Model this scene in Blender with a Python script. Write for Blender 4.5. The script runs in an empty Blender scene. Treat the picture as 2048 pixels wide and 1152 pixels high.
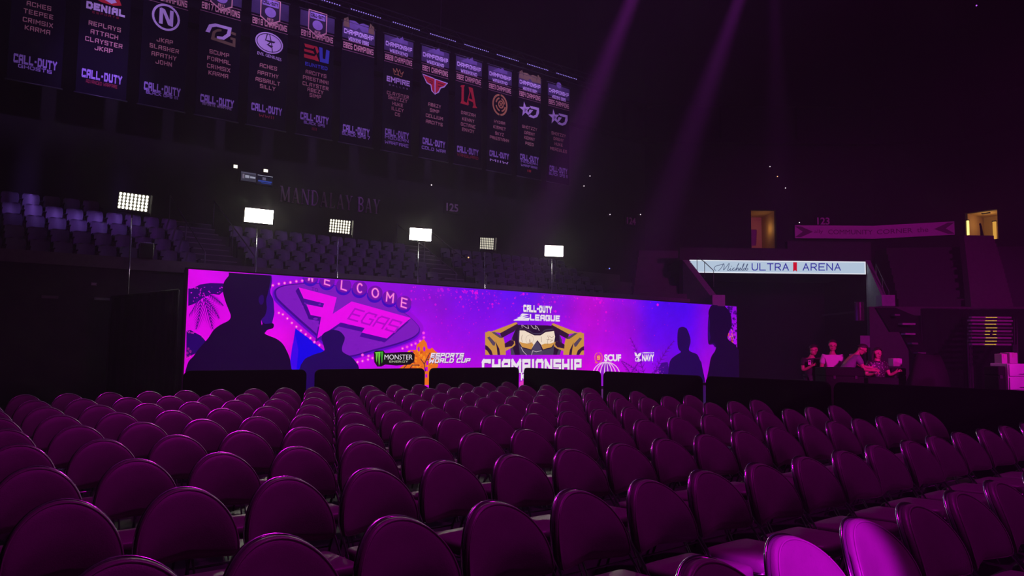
import bpy, bmesh, math, random
from mathutils import Vector, Matrix
random.seed(7)
sc = bpy.context.scene
col = sc.collection

# ------------------------------------------------------------------ camera, world, lights, exposure
F = 1480.0                                  # focal length in pixels of the 2048 px wide frame
TILT = math.atan((693 - 576) / F)
ROLL = math.radians(0.6)
YAW = math.radians(37.9)
CZ = 1.56
ca, sa = math.cos(YAW), math.sin(YAW)
RH = Vector((ca, -sa, 0)); FH = Vector((sa, ca, 0)); UP = Vector((0, 0, 1))
fw = FH * math.cos(TILT) + UP * math.sin(TILT)
u0 = -FH * math.sin(TILT) + UP * math.cos(TILT)
cR = RH * math.cos(ROLL) + u0 * math.sin(ROLL)
cU = -RH * math.sin(ROLL) + u0 * math.cos(ROLL)
cam_d = bpy.data.cameras.new('camera'); cam = bpy.data.objects.new('camera', cam_d); col.objects.link(cam)
cam_d.sensor_width = 36; cam_d.lens = F / 2048 * 36; cam_d.clip_end = 200
m = Matrix((cR, cU, -fw)).transposed().to_4x4(); m.translation = Vector((0, 0, CZ))
cam.matrix_world = m
sc.camera = cam

sc.view_settings.view_transform = 'Standard'
sc.view_settings.look = 'None'
sc.view_settings.gamma = 1.0
sc.view_settings.use_curve_mapping = False
sc.view_settings.exposure = 0.0
w = bpy.data.worlds.new('world'); sc.world = w; w.use_nodes = True
w.node_tree.nodes['Background'].inputs[0].default_value = (0.25, 0.02, 0.4, 1)
w.node_tree.nodes['Background'].inputs[1].default_value = 0.0
hz = w.node_tree.nodes.new('ShaderNodeVolumeScatter')          # thin theatrical haze filling the hall
hz.inputs['Density'].default_value = .0042; hz.inputs['Anisotropy'].default_value = .35
w.node_tree.links.new(hz.outputs[0], w.node_tree.nodes['World Output'].inputs['Volume'])
sc.cycles.use_denoising = True
sc.cycles.max_bounces = 5
sc.cycles.diffuse_bounces = 2
sc.cycles.glossy_bounces = 2
sc.cycles.volume_bounces = 0
sc.cycles.sample_clamp_indirect = 3.0
sc.cycles.caustics_reflective = False
sc.cycles.caustics_refractive = False


def lamp(name, kind, loc, aim, power, color, **kw):
    d = bpy.data.lights.new(name, kind); d.energy = power; d.color = color
    for k, v in kw.items(): setattr(d, k, v)
    o = bpy.data.objects.new(name, d); col.objects.link(o); o.location = loc
    o.rotation_euler = (Vector(aim) - Vector(loc)).to_track_quat('-Z', 'Y').to_euler()
    return o


def ray(px, py):
    return (fw + cR * ((px - 1024) / F) - cU * ((py - 576) / F))
def atY(px, py, Y):
    d = ray(px, py); return Vector((0, 0, CZ)) + d * (Y / d.y)
def atZ(px, py, z):
    d = ray(px, py); return Vector((0, 0, CZ)) + d * ((z - CZ) / d.z)
def atD(px, py, D):                          # point at horizontal camera depth D
    d = ray(px, py); return Vector((0, 0, CZ)) + d * (D / d.dot(FH))
def proj(p):
    q = Vector(p) - Vector((0, 0, CZ)); z = q.dot(fw)
    return (1024 + F * q.dot(cR) / z, 576 - F * q.dot(cU) / z) if z > 0.05 else (-9999, -9999)

MAG = (1.0, 0.02, 0.9)
VIO = (0.42, 0.12, 1.0)
# stage wash behind the camera, a house light, added fills, narrow moving-head beams
lamp('stage_wash_light', 'SPOT', (8.5, -11.0, 3.0), (5, 6, .8), 430, (1.0, .004, .85), spot_size=1.6, spot_blend=.6, shadow_soft_size=.8)
lamp('overhead_wash_light', 'SPOT', (7.5, 3.8, 20.0), (6.3, 5, .6), 3200, (1.0, .004, .85), spot_size=1.0, spot_blend=.8, shadow_soft_size=.7)
lamp('end_wash_light', 'SPOT', (14.0, -6.0, 9.0), tuple(atD(1800, 600, 30)), 7500, (1.0, .01, .80), spot_size=.75, spot_blend=.7, shadow_soft_size=.4)
lamp('crew_wash_light', 'SPOT', (6.5, -3.0, 5.5), tuple(atD(1700, 700, 15.8)), 6500, (1.0, .01, .65), spot_size=.32, spot_blend=.6, shadow_soft_size=.3)  # unseen fill added to brighten the crew
lamp('side_wash_light', 'SPOT', (8.0, -5.0, 4.5), tuple(atD(2035, 735, 12.6)), 3200, (1.0, .01, .85), spot_size=.20, spot_blend=.6, shadow_soft_size=.2)  # unseen fill added to brighten the white cabinet
for X in (2.0, 5.5, 9.0, 12.5, 16.0, 19.5):
    lamp('banner_spot_light', 'SPOT', (2.0 + X * .1, -4.0, 6.0), (X, 22.4, 10.3), 8500, (.54, .30, 1.0), spot_size=.25, spot_blend=.8, shadow_soft_size=.2)  # added fills near the camera, so banner shadows stay hidden behind them
lamp('stand_house_light', 'SPOT', (3.0, 16.0, 12.5), (3.2, 26.7, 6.2), 2400, (.36, .16, 1.0), spot_size=.42, spot_blend=1.0, shadow_soft_size=.3)
lamp('stand_wash_light', 'SPOT', (12.0, 8.0, 17.0), (13.5, 26.5, 6.6), 1300, (.46, .07, 1.0), spot_size=1.2, spot_blend=.8, shadow_soft_size=.6)  # added violet fill for the purple ambience over the stands
bl = [((1300, -90, 27), (1090, 430, 25)), ((1510, -90, 30), (1360, 330, 29)), ((1548, -90, 31), (1556, 330, 31))]
BEAM_POWER = (52000, 44000, 11000)
for (a, b), pw in zip(bl, BEAM_POWER):
    lamp('beam_light', 'SPOT', tuple(atD(*a)), tuple(atD(*b)), pw, (.75, .05, 1.0), spot_size=.16, spot_blend=1.0, shadow_soft_size=.25)
hot = Vector((2.72, 1.47, .76))
lamp('chair_beam_light', 'SPOT', (-2.2, -5.2, 6.4), tuple(hot), 11000, (.80, .004, 1.0), spot_size=.08, spot_blend=.55, shadow_soft_size=.03)

# ------------------------------------------------------------------ materials
def lin(c):
    return tuple(((x / 255) / 12.92 if x <= 10 else (((x / 255) + .055) / 1.055) ** 2.4) for x in c)
MATS = {}
def mat(name, c, rough=.6, metal=0.0, var=.25, scale=8.0, bump=0.0, spec=.5):
    if name in MATS: return MATS[name]
    mt = bpy.data.materials.new(name); mt.use_nodes = True
    nt = mt.node_tree; b = nt.nodes['Principled BSDF']
    b.inputs['Roughness'].default_value = rough; b.inputs['Metallic'].default_value = metal
    b.inputs['Specular IOR Level'].default_value = spec
    tc = nt.nodes.new('ShaderNodeTexCoord'); nz = nt.nodes.new('ShaderNodeTexNoise')
    nz.inputs['Scale'].default_value = scale; nz.inputs['Detail'].default_value = 4
    nt.links.new(tc.outputs['Object'], nz.inputs['Vector'])
    mx = nt.nodes.new('ShaderNodeMix'); mx.data_type = 'RGBA'
    mx.inputs[6].default_value = (*[x * (1 - var) for x in c], 1); mx.inputs[7].default_value = (*[min(1, x * (1 + var)) for x in c], 1)
    nt.links.new(nz.outputs['Fac'], mx.inputs[0]); nt.links.new(mx.outputs[2], b.inputs['Base Color'])
    if bump:
        bp = nt.nodes.new('ShaderNodeBump'); bp.inputs['Strength'].default_value = bump; bp.inputs['Distance'].default_value = .01
        n2 = nt.nodes.new('ShaderNodeTexNoise'); n2.inputs['Scale'].default_value = scale * 12
        nt.links.new(tc.outputs['Object'], n2.inputs['Vector']); nt.links.new(n2.outputs['Fac'], bp.inputs['Height'])
        nt.links.new(bp.outputs['Normal'], b.inputs['Normal'])
    MATS[name] = mt; return mt
def glow(c, strength=1.0, sample=False):      # something that gives off light itself; c in 0-255
    key = ('glow', tuple(c), strength, sample)
    if key in MATS: return MATS[key]
    mt = bpy.data.materials.new('glow'); mt.use_nodes = True; nt = mt.node_tree; nt.nodes.clear()
    e = nt.nodes.new('ShaderNodeEmission'); o = nt.nodes.new('ShaderNodeOutputMaterial')
    e.inputs[0].default_value = (*lin(c), 1); e.inputs[1].default_value = strength
    nt.links.new(e.outputs[0], o.inputs[0])
    if not sample: mt.cycles.emission_sampling = 'NONE'
    MATS[key] = mt; return mt

# ------------------------------------------------------------------ mesh building
class MB:
    def __init__(s): s.v = []; s.f = []; s.mi = []
    def face(s, pts, mi=0):
        n = len(s.v); s.v += [tuple(p) for p in pts]; s.f.append(tuple(range(n, n + len(pts)))); s.mi.append(mi)
    def add(s, vs, fs, mi=0):
        n = len(s.v); s.v += [tuple(p) for p in vs]
        for f in fs: s.f.append(tuple(i + n for i in f)); s.mi.append(mi)
    def box(s, c, d, M=None, mi=0, bev=0.0):
        x, y, z = d[0] / 2, d[1] / 2, d[2] / 2
        if bev:
            b = bmesh.new(); bmesh.ops.create_cube(b, size=1); bmesh.ops.scale(b, vec=d, verts=b.verts)
            bmesh.ops.bevel(b, geom=b.edges[:], offset=bev, segments=2, affect='EDGES', profile=.5)
            vs = [v.co.copy() for v in b.verts]; fs = [[v.index for v in f.verts] for f in b.faces]; b.free()
        else:
            vs = [Vector((a, b_, c_)) for a in (-x, x) for b_ in (-y, y) for c_ in (-z, z)]
            fs = [(0, 1, 3, 2), (4, 6, 7, 5), (0, 4, 5, 1), (2, 3, 7, 6), (0, 2, 6, 4), (1, 5, 7, 3)]
        vs = [(M @ v if M else v) + Vector(c) for v in vs]
        s.add(vs, fs, mi)
    def hexa(s, p, mi=0):                    # 8 points: bottom 4 ccw, top 4 ccw
        s.add(p, [(3, 2, 1, 0), (4, 5, 6, 7), (0, 1, 5, 4), (1, 2, 6, 5), (2, 3, 7, 6), (3, 0, 4, 7)], mi)
    def slab(s, pts, off, mi=0):             # polygon extruded by a vector
        pts = [Vector(p) for p in pts]; off = Vector(off); n = len(pts)
        fs = [tuple(range(n)), tuple(range(2 * n - 1, n - 1, -1))] + [(i, i + n, (i + 1) % n + n, (i + 1) % n) for i in range(n)]
        s.add(pts + [p + off for p in pts], fs, mi)
    def tube(s, pts, r, n=8, closed=False, mi=0, caps=True):
        pts = [Vector(p) for p in pts]; k = len(pts); base = len(s.v); up = None
        rs = r if isinstance(r, (list, tuple)) else [r] * k
        for i, p in enumerate(pts):
            a = pts[(i - 1) % k] if (closed or i) else p; b = pts[(i + 1) % k] if (closed or i < k - 1) else p
            t = (b - a).normalized()
            if up is None: up = t.orthogonal().normalized()
            up = (up - t * up.dot(t)); up = up.normalized() if up.length > 1e-6 else t.orthogonal().normalized()
            sd = t.cross(up)
            for j in range(n):
                an = 2 * math.pi * j / n; s.v.append(tuple(p + (up * math.cos(an) + sd * math.sin(an)) * rs[i]))
        for i in range(k if closed else k - 1):
            for j in range(n):
                a = base + i * n; b = base + ((i + 1) % k) * n
                s.f.append((a + j, a + (j + 1) % n, b + (j + 1) % n, b + j)); s.mi.append(mi)
        if caps and not closed:
            s.f.append(tuple(base + j for j in reversed(range(n)))); s.mi.append(mi)
            s.f.append(tuple(base + (k - 1) * n + j for j in range(n))); s.mi.append(mi)
    def lathe(s, prof, c=(0, 0, 0), n=24, mi=0, M=None):
        base = len(s.v); c = Vector(c)
        for r, z in prof:
            for j in range(n):
                an = 2 * math.pi * j / n; p = Vector((r * math.cos(an), r * math.sin(an), z)); s.v.append(tuple((M @ p if M else p) + c))
        for i in range(len(prof) - 1):
            for j in range(n):
                a = base + i * n; s.f.append((a + j, a + (j + 1) % n, a + n + (j + 1) % n, a + n + j)); s.mi.append(mi)
        s.f.append(tuple(base + j for j in reversed(range(n)))); s.mi.append(mi)
        s.f.append(tuple(base + (len(prof) - 1) * n + j for j in range(n))); s.mi.append(mi)
    def ball(s, c, r, mi=0, n=12, k=8):
        if not isinstance(r, (tuple, list)): r = (r, r, r)
        base = len(s.v); c = Vector(c)
        for i in range(1, k):
            th = math.pi * i / k
            for j in range(n):
                an = 2 * math.pi * j / n; s.v.append((c.x + r[0] * math.sin(th) * math.cos(an), c.y + r[1] * math.sin(th) * math.sin(an), c.z - r[2] * math.cos(th)))
        for i in range(k - 2):
            for j in range(n):
                a = base + i * n; s.f.append((a + j, a + (j + 1) % n, a + n + (j + 1) % n, a + n + j)); s.mi.append(mi)
        s.f.append(tuple(base + j for j in reversed(range(n)))); s.mi.append(mi)
        s.f.append(tuple(base + (k - 2) * n + j for j in range(n))); s.mi.append(mi)
    def mesh(s, name, mats, smooth=False, flat_angle=None):
        me = bpy.data.meshes.new(name); me.from_pydata(s.v, [], s.f)
        for mt in (mats if isinstance(mats, (list, tuple)) else [mats]): me.materials.append(mt)
        me.polygons.foreach_set('material_index', s.mi)
        if smooth: me.polygons.foreach_set('use_smooth', [True] * len(s.f))
        me.validate(); me.update()
        return me
    def build(s, name, mats, parent=None, smooth=False, loc=None, angle=None):
        me = s.mesh(name, mats, smooth)
        if smooth and angle:
            b = bmesh.new(); b.from_mesh(me); bmesh.ops.remove_doubles(b, verts=b.verts, dist=1e-5)
            for e in b.edges:
                if len(e.link_faces) == 2 and e.calc_face_angle(0) > math.radians(angle): e.smooth = False
            b.to_mesh(me); b.free()
        o = bpy.data.objects.new(name, me); col.objects.link(o)
        if parent is not None: o.parent = parent
        if loc is not None: o.location = loc
        return o

def tag(o, label=None, cat=None, group=None, kind=None):
    if label: o['label'] = label
    if cat: o['category'] = cat
    if group: o['group'] = group
    if kind: o['kind'] = kind
    return o
def thing(name, label, cat, loc=(0, 0, 0), rz=0.0, group=None):
    o = bpy.data.objects.new(name, None); col.objects.link(o); o.empty_display_size = .1
    o.location = loc; o.rotation_euler = (0, 0, rz)
    return tag(o, label, cat, group)
def struct(name, mb, mt, label=None, smooth=False):
    return tag(mb.build(name, mt, smooth=smooth), label, kind='structure')
def copy_tree(o, parent=None):
    c = o.copy(); col.objects.link(c)
    if parent is not None: c.parent = parent
    for ch in KIDS.get(o.name, []): copy_tree(ch, c)
    return c
KIDS = {}
def index_kids():
    KIDS.clear()
    for o in sc.objects:
        if o.parent: KIDS.setdefault(o.parent.name, []).append(o)

def cr(pts, n=8, closed=False):              # Catmull-Rom through points (tuples)
    P = [Vector(p) for p in pts]; out = []; k = len(P)
    for i in range(k if closed else k - 1):
        g = lambda j: P[j % k] if closed else P[max(0, min(k - 1, j))]
        a, b, c, d = g(i - 1), g(i), g(i + 1), g(i + 2)
        for t in range(n):
            t /= n
            out.append(.5 * ((2 * b) + (c - a) * t + (2 * a - 5 * b + 4 * c - d) * t * t + (3 * b - a - 3 * c + d) * t ** 3))
    if not closed: out.append(P[-1])
    return out

# ------------------------------------------------------------------ lettering
FONT = {  # block strokes on a unit square
 'A': [[(0, 0), (0, .8), (.2, 1), (1, 1), (1, 0)], [(0, .42), (1, .42)]], 'B': [[(0, 0), (0, 1), (.85, 1), (1, .85), (1, .6), (.9, .5), (0, .5)], [(.9, .5), (1, .4), (1, 0), (0, 0)]],
 'C': [[(1, .76), (1, 1), (.12, 1), (0, .88), (0, .12), (.12, 0), (1, 0), (1, .24)]], 'D': [[(0, 0), (0, 1), (.75, 1), (1, .75), (1, .25), (.75, 0), (0, 0)]],
 'E': [[(1, 1), (0, 1), (0, 0), (1, 0)], [(0, .5), (.85, .5)]], 'F': [[(1, 1), (0, 1), (0, 0)], [(0, .5), (.85, .5)]],
 'G': [[(1, .75), (1, 1), (.15, 1), (0, .85), (0, .15), (.15, 0), (1, 0), (1, .5), (.55, .5)]], 'H': [[(0, 0), (0, 1)], [(1, 0), (1, 1)], [(0, .5), (1, .5)]], 'I': [[(.5, 0), (.5, 1)]],
 'J': [[(1, 1), (1, .15), (.85, 0), (.15, 0), (0, .15), (0, .35)]], 'K': [[(0, 0), (0, 1)], [(1, 1), (.15, .5), (1, 0)]], 'L': [[(0, 1), (0, 0), (1, 0)]], 'M': [[(0, 0), (0, 1), (.5, .45), (1, 1), (1, 0)]],
 'N': [[(0, 0), (0, 1), (1, 0), (1, 1)]], 'O': [[(.15, 0), (0, .15), (0, .85), (.15, 1), (.85, 1), (1, .85), (1, .15), (.85, 0), (.15, 0)]], 'P': [[(0, 0), (0, 1), (1, 1), (1, .45), (0, .45)]],
 'Q': [[(0, 0), (0, 1), (1, 1), (1, 0), (0, 0)], [(.6, .3), (1, 0)]], 'R': [[(0, 0), (0, 1), (1, 1), (1, .48), (0, .48)], [(.45, .48), (1, 0)]], 'S': [[(1, .8), (1, 1), (0, 1), (0, .5), (1, .5), (1, 0), (0, 0), (0, .2)]],
 'T': [[(0, 1), (1, 1)], [(.5, 1), (.5, 0)]], 'U': [[(0, 1), (0, .15), (.15, 0), (.85, 0), (1, .15), (1, 1)]], 'V': [[(0, 1), (.5, 0), (1, 1)]], 'W': [[(0, 1), (.15, 0), (.5, .6), (.85, 0), (1, 1)]],
 'X': [[(0, 0), (1, 1)], [(0, 1), (1, 0)]], 'Y': [[(0, 1), (.5, .5), (1, 1)], [(.5, .5), (.5, 0)]], 'Z': [[(0, 1), (1, 1), (0, 0), (1, 0)]],
 '0': [[(0, 0), (0, 1), (1, 1), (1, 0), (0, 0)], [(.25, .25), (.75, .75)]], '1': [[(.15, .85), (.5, 1), (.5, 0)]], '2': [[(0, .8), (0, 1), (1, 1), (1, .5), (0, .5), (0, 0), (1, 0)]], '3': [[(0, 1), (1, 1), (1, 0), (0, 0)], [(.2, .5), (1, .5)]],
 '4': [[(0, 1), (0, .45), (1, .45)], [(1, 1), (1, 0)]], '5': [[(1, 1), (0, 1), (0, .5), (1, .5), (1, 0), (0, 0)]], '6': [[(1, 1), (0, 1), (0, 0), (1, 0), (1, .5), (0, .5)]], '7': [[(0, 1), (1, 1), (.4, 0)]],
 '8': [[(0, 0), (0, 1), (1, 1), (1, 0), (0, 0)], [(0, .5), (1, .5)]], '9': [[(1, .5), (0, .5), (0, 1), (1, 1), (1, 0), (0, 0)]], '-': [[(.3, .5), (.7, .5)]], '.': [[(.4, 0), (.6, 0)]], "'": [[(.5, .8), (.5, 1)]],
}
def strokes2d(pl, t, butt=False):                        # thick polyline -> quads
    out = []
    for a, b in zip(pl[:-1], pl[1:]):
        dx, dy = b[0] - a[0], b[1] - a[1]; L = math.hypot(dx, dy) or 1; ex, ey = dx / L * t / 2, dy / L * t / 2; nx, ny = -ey, ex
        if butt and a is pl[0] and tuple(pl[0]) != tuple(pl[-1]): a = (a[0] + ex, a[1] + ey)
        if butt and b is pl[-1] and tuple(pl[0]) != tuple(pl[-1]): b = (b[0] - ex, b[1] - ey)
        out.append([(a[0] - ex + nx, a[1] - ey + ny), (a[0] - ex - nx, a[1] - ey - ny), (b[0] + ex - nx, b[1] + ey - ny), (b[0] + ex + nx, b[1] + ey + ny)])
    return out
def block_text(s, t=.24, aspect=.62, gap=.2):
    """polygons of S in block letters: total height 1, centred on the origin; returns polys, width"""
    polys = []; x = 0.0
    for ch in s:
        if ch == ' ': x += aspect * .6 + gap; continue
        wd = aspect * (.15 if ch in "I'." else .55 if ch == '-' else 1.25 if ch in 'MW' else 1)
        for pl in FONT.get(ch, []):
            q = [(x + t / 2 + p[0] * wd, t / 2 + p[1] * (1 - t)) for p in pl] if ch not in "I'." else [(x + t / 2 + wd / 2, t / 2 + p[1] * (1 - t)) for p in pl]
            polys += strokes2d(q, t, ch in 'CSGJ')
        x += wd + t + gap
    W = x - gap
    return [[(p[0] - W / 2, p[1] - .5) for p in pl] for pl in polys], W
TXT = {}
def font_text(s, bold=0.0):
    """triangles of S in the built-in font: height 1 (cap height), centred; returns polys, width"""
    if (s, bold) in TXT: return TXT[(s, bold)]
    c = bpy.data.curves.new('lettering', 'FONT'); c.body = s; c.size = 1; c.offset = bold; c.resolution_u = 3
    o = bpy.data.objects.new('lettering', c); col.objects.link(o)
    me = bpy.data.meshes.new_from_object(o.evaluated_get(bpy.context.evaluated_depsgraph_get()))
    vs = [v.co.copy() for v in me.vertices]; fs = [list(p.vertices) for p in me.polygons]
    bpy.data.objects.remove(o); bpy.data.curves.remove(c); bpy.data.meshes.remove(me)
    x0, x1 = min(v.x for v in vs), max(v.x for v in vs); y0, y1 = min(v.y for v in vs), max(v.y for v in vs); h = y1 - y0
    polys = [[((vs[i].x - (x0 + x1) / 2) / h, (vs[i].y - (y0 + y1) / 2) / h) for i in f] for f in fs]
    TXT[(s, bold)] = (polys, (x1 - x0) / h); return TXT[(s, bold)]
class Plane:
    """a flat face in the place: centre o, horizontal axis ax, vertical axis az, normal n towards the viewer"""
    def __init__(s, o, ax, n): s.o = Vector(o); s.ax = Vector(ax).normalized(); s.n = Vector(n).normalized(); s.az = Vector((0, 0, 1))
    def px(s, x, y):
        d = ray(x, y); c = Vector((0, 0, CZ)); k = (s.o - c).dot(s.n) / d.dot(s.n); p = c + d * k - s.o
        return (p.dot(s.ax), p.dot(s.az))
    def P(s, a, lift=0.0): return s.o + s.ax * a[0] + s.az * a[1] + s.n * lift
    def text(s, mb, polys_w, c, w, h=None, lift=.004, mi=0, shear=0.0, base=None):
        """lettering centred at local c, w metres wide (h high, else in proportion)"""
        polys, W = polys_w; k = w / W; h = h or k
        for pl in polys:
            mb.face([s.P((c[0] + p[0] * k + shear * p[1] * h, c[1] + p[1] * h), lift) - (base or Vector()) for p in pl], mi)
    def text_px(s, mb, polys_w, cx, cy, w, h=None, **kw):
        """same with the centre and size as measured in the photograph"""
        c = s.px(cx, cy); W = s.px(cx + w / 2, cy)[0] - s.px(cx - w / 2, cy)[0]; H = s.px(cx, cy - h / 2)[1] - s.px(cx, cy + h / 2)[1] if h else None
        s.text(mb, polys_w, c, W, H, **kw)
    def poly_px(s, mb, pts, lift=.004, mi=0, base=None):
        mb.face([s.P(s.px(*p), lift) - (base or Vector()) for p in pts], mi)
    def line_px(s, mb, pts, t, lift=.004, mi=0, base=None):
        for q in strokes2d([tuple(p) for p in pts], t): s.poly_px(mb, q, lift, mi, base)
def ell(cx, cy, rx, ry, n=24, a0=0, a1=360):
    return [(cx + rx * math.cos(math.radians(a0 + (a1 - a0) * i / n)), cy + ry * math.sin(math.radians(a0 + (a1 - a0) * i / n))) for i in range(n + (0 if a1 - a0 == 360 else 1))]

BLACK = mat('black_cloth', (.012, .010, .013), .9, var=.3, scale=3, bump=.2, spec=.2)
DARKM = mat('black_metal', (.02, .02, .022), .45, var=.2, scale=20)
CHROME = mat('chrome', (.75, .75, .78), .18, 1.0, var=.08, scale=30)
PAD = mat('chair_vinyl', (.20, .155, .175), .42, var=.12, scale=14, bump=.12, spec=.45)
PADEDGE = mat('chair_piping', (.24, .18, .21), .35, var=.1, scale=14)
SHELL = mat('chair_steel_shell', (.16, .14, .16), .35, .4, var=.1, scale=10)
CONC = mat('dark_concrete', (.10, .09, .10), .85, var=.25, scale=2.5, bump=.15)
PAINT = mat('painted_wall', (.024, .02, .024), .85, var=.2, scale=1.2, spec=.15)
FLOORM = mat('sealed_floor', (.03, .028, .032), .45, var=.3, scale=1.5)
SEATM = mat('stadium_seat_plastic', (.20, .19, .24), .38, var=.12, scale=9)

# ------------------------------------------------------------------ the arena shell
mb = MB(); mb.box((8, 5, -.15), (74, 74, .3)); struct('floor', mb, FLOORM)
mb = MB(); mb.box((8, 5, 22.2), (76, 76, .4)); struct('ceiling', mb, DARKM)
mb = MB(); mb.box((3.0, 27.75, 12.6), (56, .3, 18.8)); struct('wall_back', mb, PAINT)
mb = MB(); mb.box((-25, 2, 11), (.3, 52, 22)); struct('wall_left', mb, PAINT)
mb = MB(); mb.box((8, -24, 11), (66, .3, 22)); struct('wall_front', mb, PAINT)

def LD(l, d, z): return RH * l + FH * d + UP * z            # lateral, depth (along the view), height
def wall_run(mb, a, b, z0, z1, holes=(), th=.3):
    """vertical wall from a to b (points), with openings (s0, s1, zlo, zhi) measured along it"""
    a = Vector((a[0], a[1], 0)); b = Vector((b[0], b[1], 0)); d = (b - a); L = d.length; d.normalize(); n = Vector((-d.y, d.x, 0)) * th
    cuts = sorted({0, L} | {h[0] for h in holes} | {h[1] for h in holes})
    for s0, s1 in zip(cuts[:-1], cuts[1:]):
        spans = [(z0, z1)]
        for h in holes:
            if h[0] <= s0 + 1e-6 and h[1] >= s1 - 1e-6: spans = [(z0, h[2]), (h[3], z1)]
        for q0, q1 in spans:
            p, q = a + d * s0, a + d * s1
            mb.hexa([p + UP * q0, q + UP * q0, q + n + UP * q0, p + n + UP * q0, p + UP * q1, q + UP * q1, q + n + UP * q1, p + n + UP * q1])
# the corner and end walls: a bent run with two lit doorways in it
CW = [atD(1290, 470, 40.7), atD(1750, 470, 40.7), atD(1926, 470, 39.4), atD(2300, 470, 33.0)]
def along(a, b, px, py):                     # distance along wall a-b and height where a pixel meets it
    d = (Vector((b.x, b.y, 0)) - Vector((a.x, a.y, 0))).normalized(); n = Vector((-d.y, d.x, 0))
    r = ray(px, py); c = Vector((0, 0, CZ)); k = (Vector((a.x, a.y, CZ)) - c).dot(n) / r.dot(n); p = c + r * k
    return (p - a).dot(d), p.z
d1a, d1b = along(CW[0], CW[1], 1503, 496), along(CW[0], CW[1], 1552, 420)
d2a, d2b = along(CW[2], CW[3], 1932, 484), along(CW[2], CW[3], 1994, 418)
mb = MB()
wall_run(mb, CW[0], CW[1], 2.5, 22, [(d1a[0], d1b[0], d1a[1], d1b[1])])
wall_run(mb, CW[1], CW[2], 2.5, 22)
wall_run(mb, CW[2], CW[3], 2.5, 22, [(d2a[0], d2b[0], d2a[1], d2b[1])])
struct('wall_right', mb, PAINT)
# band of suites high up on the walls
mb = MB()
for px0, px1, D0, D1 in ((1290, 1750, 40.4, 40.4), (1750, 1926, 40.4, 39.1), (1926, 2300, 39.1, 32.7)):
    p, q = atD(px0, 470, D0), atD(px1, 470, D1); d = q - p; d.z = 0
    for z0, z1 in ((12.9, 13.15), (15.0, 15.25)):
        mb.hexa([Vector((a.x, a.y, z)) + FH * o for z in (z0, z1) for a, o in ((p, -.35), (q, -.35), (q, 0), (p, 0))])
    k = max(2, int(d.length / 3.2))
    for i in range(k):
        a = p + d * (i / k); c = Vector((a.x, a.y, 14.1)); mb.box(c - FH * .2, (.12, .3, 1.9), Matrix.Rotation(-YAW, 3, 'Z'))
struct('trim_1', mb, PAINT)
mb = MB(); mb.box((3, 27.3, 15.1), (56, .5, .25)); mb.box((3, 27.3, 13.0), (56, .5, .25))
for x in range(-22, 31, 3): mb.box((x, 27.4, 14.05), (.12, .3, 1.9))
struct('trim_2', mb, PAINT)

# back stand: stepped terrace behind the video wall
ROWY = [22.6, 23.45, 24.3, 25.15, 26.0, 26.85]; ROWZ = [3.03, 3.48, 3.93, 4.38, 4.83, 5.28]
mb = MB()
for y, z in zip(ROWY, ROWZ): mb.box((1.3, (y - .4 + 27.6) / 2, z / 2), (52.6, 27.6 - (y - .4), z))
struct('floor_terrace', mb, CONC)
PARZ = 3.75
mb = MB(); mb.box((1.3, 22.1, PARZ / 2), (52.6, .14, PARZ)); struct('wall_terrace_front', mb, CONC)
mb = MB(); mb.box((1.3, 22.09, PARZ + .04), (52.6, .24, .10)); mb.box((1.3, 21.99, PARZ - .12), (52.6, .06, .22)); struct('trim_3', mb, mat('parapet_cap', (.22, .19, .22), .6))
# stairs of the two aisles
mb = MB()
for xa in (6.85, 15.6):
    for k in range(12):
        y = 22.25 + k * .425; z = 3.03 + k * .225 - .05
        mb.box((xa, y + .21, z / 2 + .13), (1.3, .425, z + .26))
struct('floor_aisle_stairs', mb, CONC)
mb = MB()
for xa in (6.85, 15.6):
    for k in range(12): mb.box((xa, 22.27 + k * .425, 3.03 + k * .225 + .215), (1.3, .05, .03))
struct('trim_4', mb, mat('stair_nosing', (.3, .26, .3), .5))

# ------------------------------------------------------------------ tunnel portal in the far corner (named by the lit sign over it)
SD = 35.0
mb = MB()
pl0, pl1 = atD(1392, 521, SD), atD(1731, 521, SD)
ztop, zbot = pl0.z, atD(1560, 548, SD).z
def colpt(px, D, z): p = atD(px, 600, D); return Vector((p.x, p.y, z))
# tunnel lining: two side walls, back, lid
for px in (1370, 1731):
    a, b = colpt(px, SD, 0), colpt(px, SD, 0) + FH * 4.6
    off = -RH * .25 if px < 1500 else RH * .25
    mb.hexa([a, a + off, b + off, b, *(p + UP * zbot for p in (a, a + off, b + off, b))])
a, b = colpt(1355, SD + 4.6, 0), colpt(1760, SD + 4.6, 0)
mb.hexa([a, b, b + FH * .2, a + FH * .2, *(p + UP * 6 for p in (a, b, b + FH * .2, a + FH * .2))])
struct('wall_tunnel', mb, BLACK)
mb = MB(); a, b = colpt(1360, SD + .1, zbot + .02), colpt(1745, SD + .1, zbot + .02)
mb.hexa([a, b, b + FH * 4.6, a + FH * 4.6, *(p + UP * .62 for p in (a, b, b + FH * 4.6, a + FH * 4.6))])
struct('ceiling_tunnel', mb, PAINT)
# wall above the portal up to the concourse
mb = MB(); 
for q0, q1, qy in ((1360, 1577, 499), (1577, 1745, 484)):
    a, b = colpt(q0, SD + 1.0, ztop + .02), colpt(q1, SD + 1.0, ztop + .02); zz = atD(1650, qy, SD + 1.0).z
    mb.hexa([a, b, b + FH * .3, a + FH * .3, *(p + UP * (zz - ztop) for p in (a, b, b + FH * .3, a + FH * .3))])
struct('wall_portal_top', mb, mat('portal_top_paint', (.07, .06, .07), .85, spec=.15))
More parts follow.
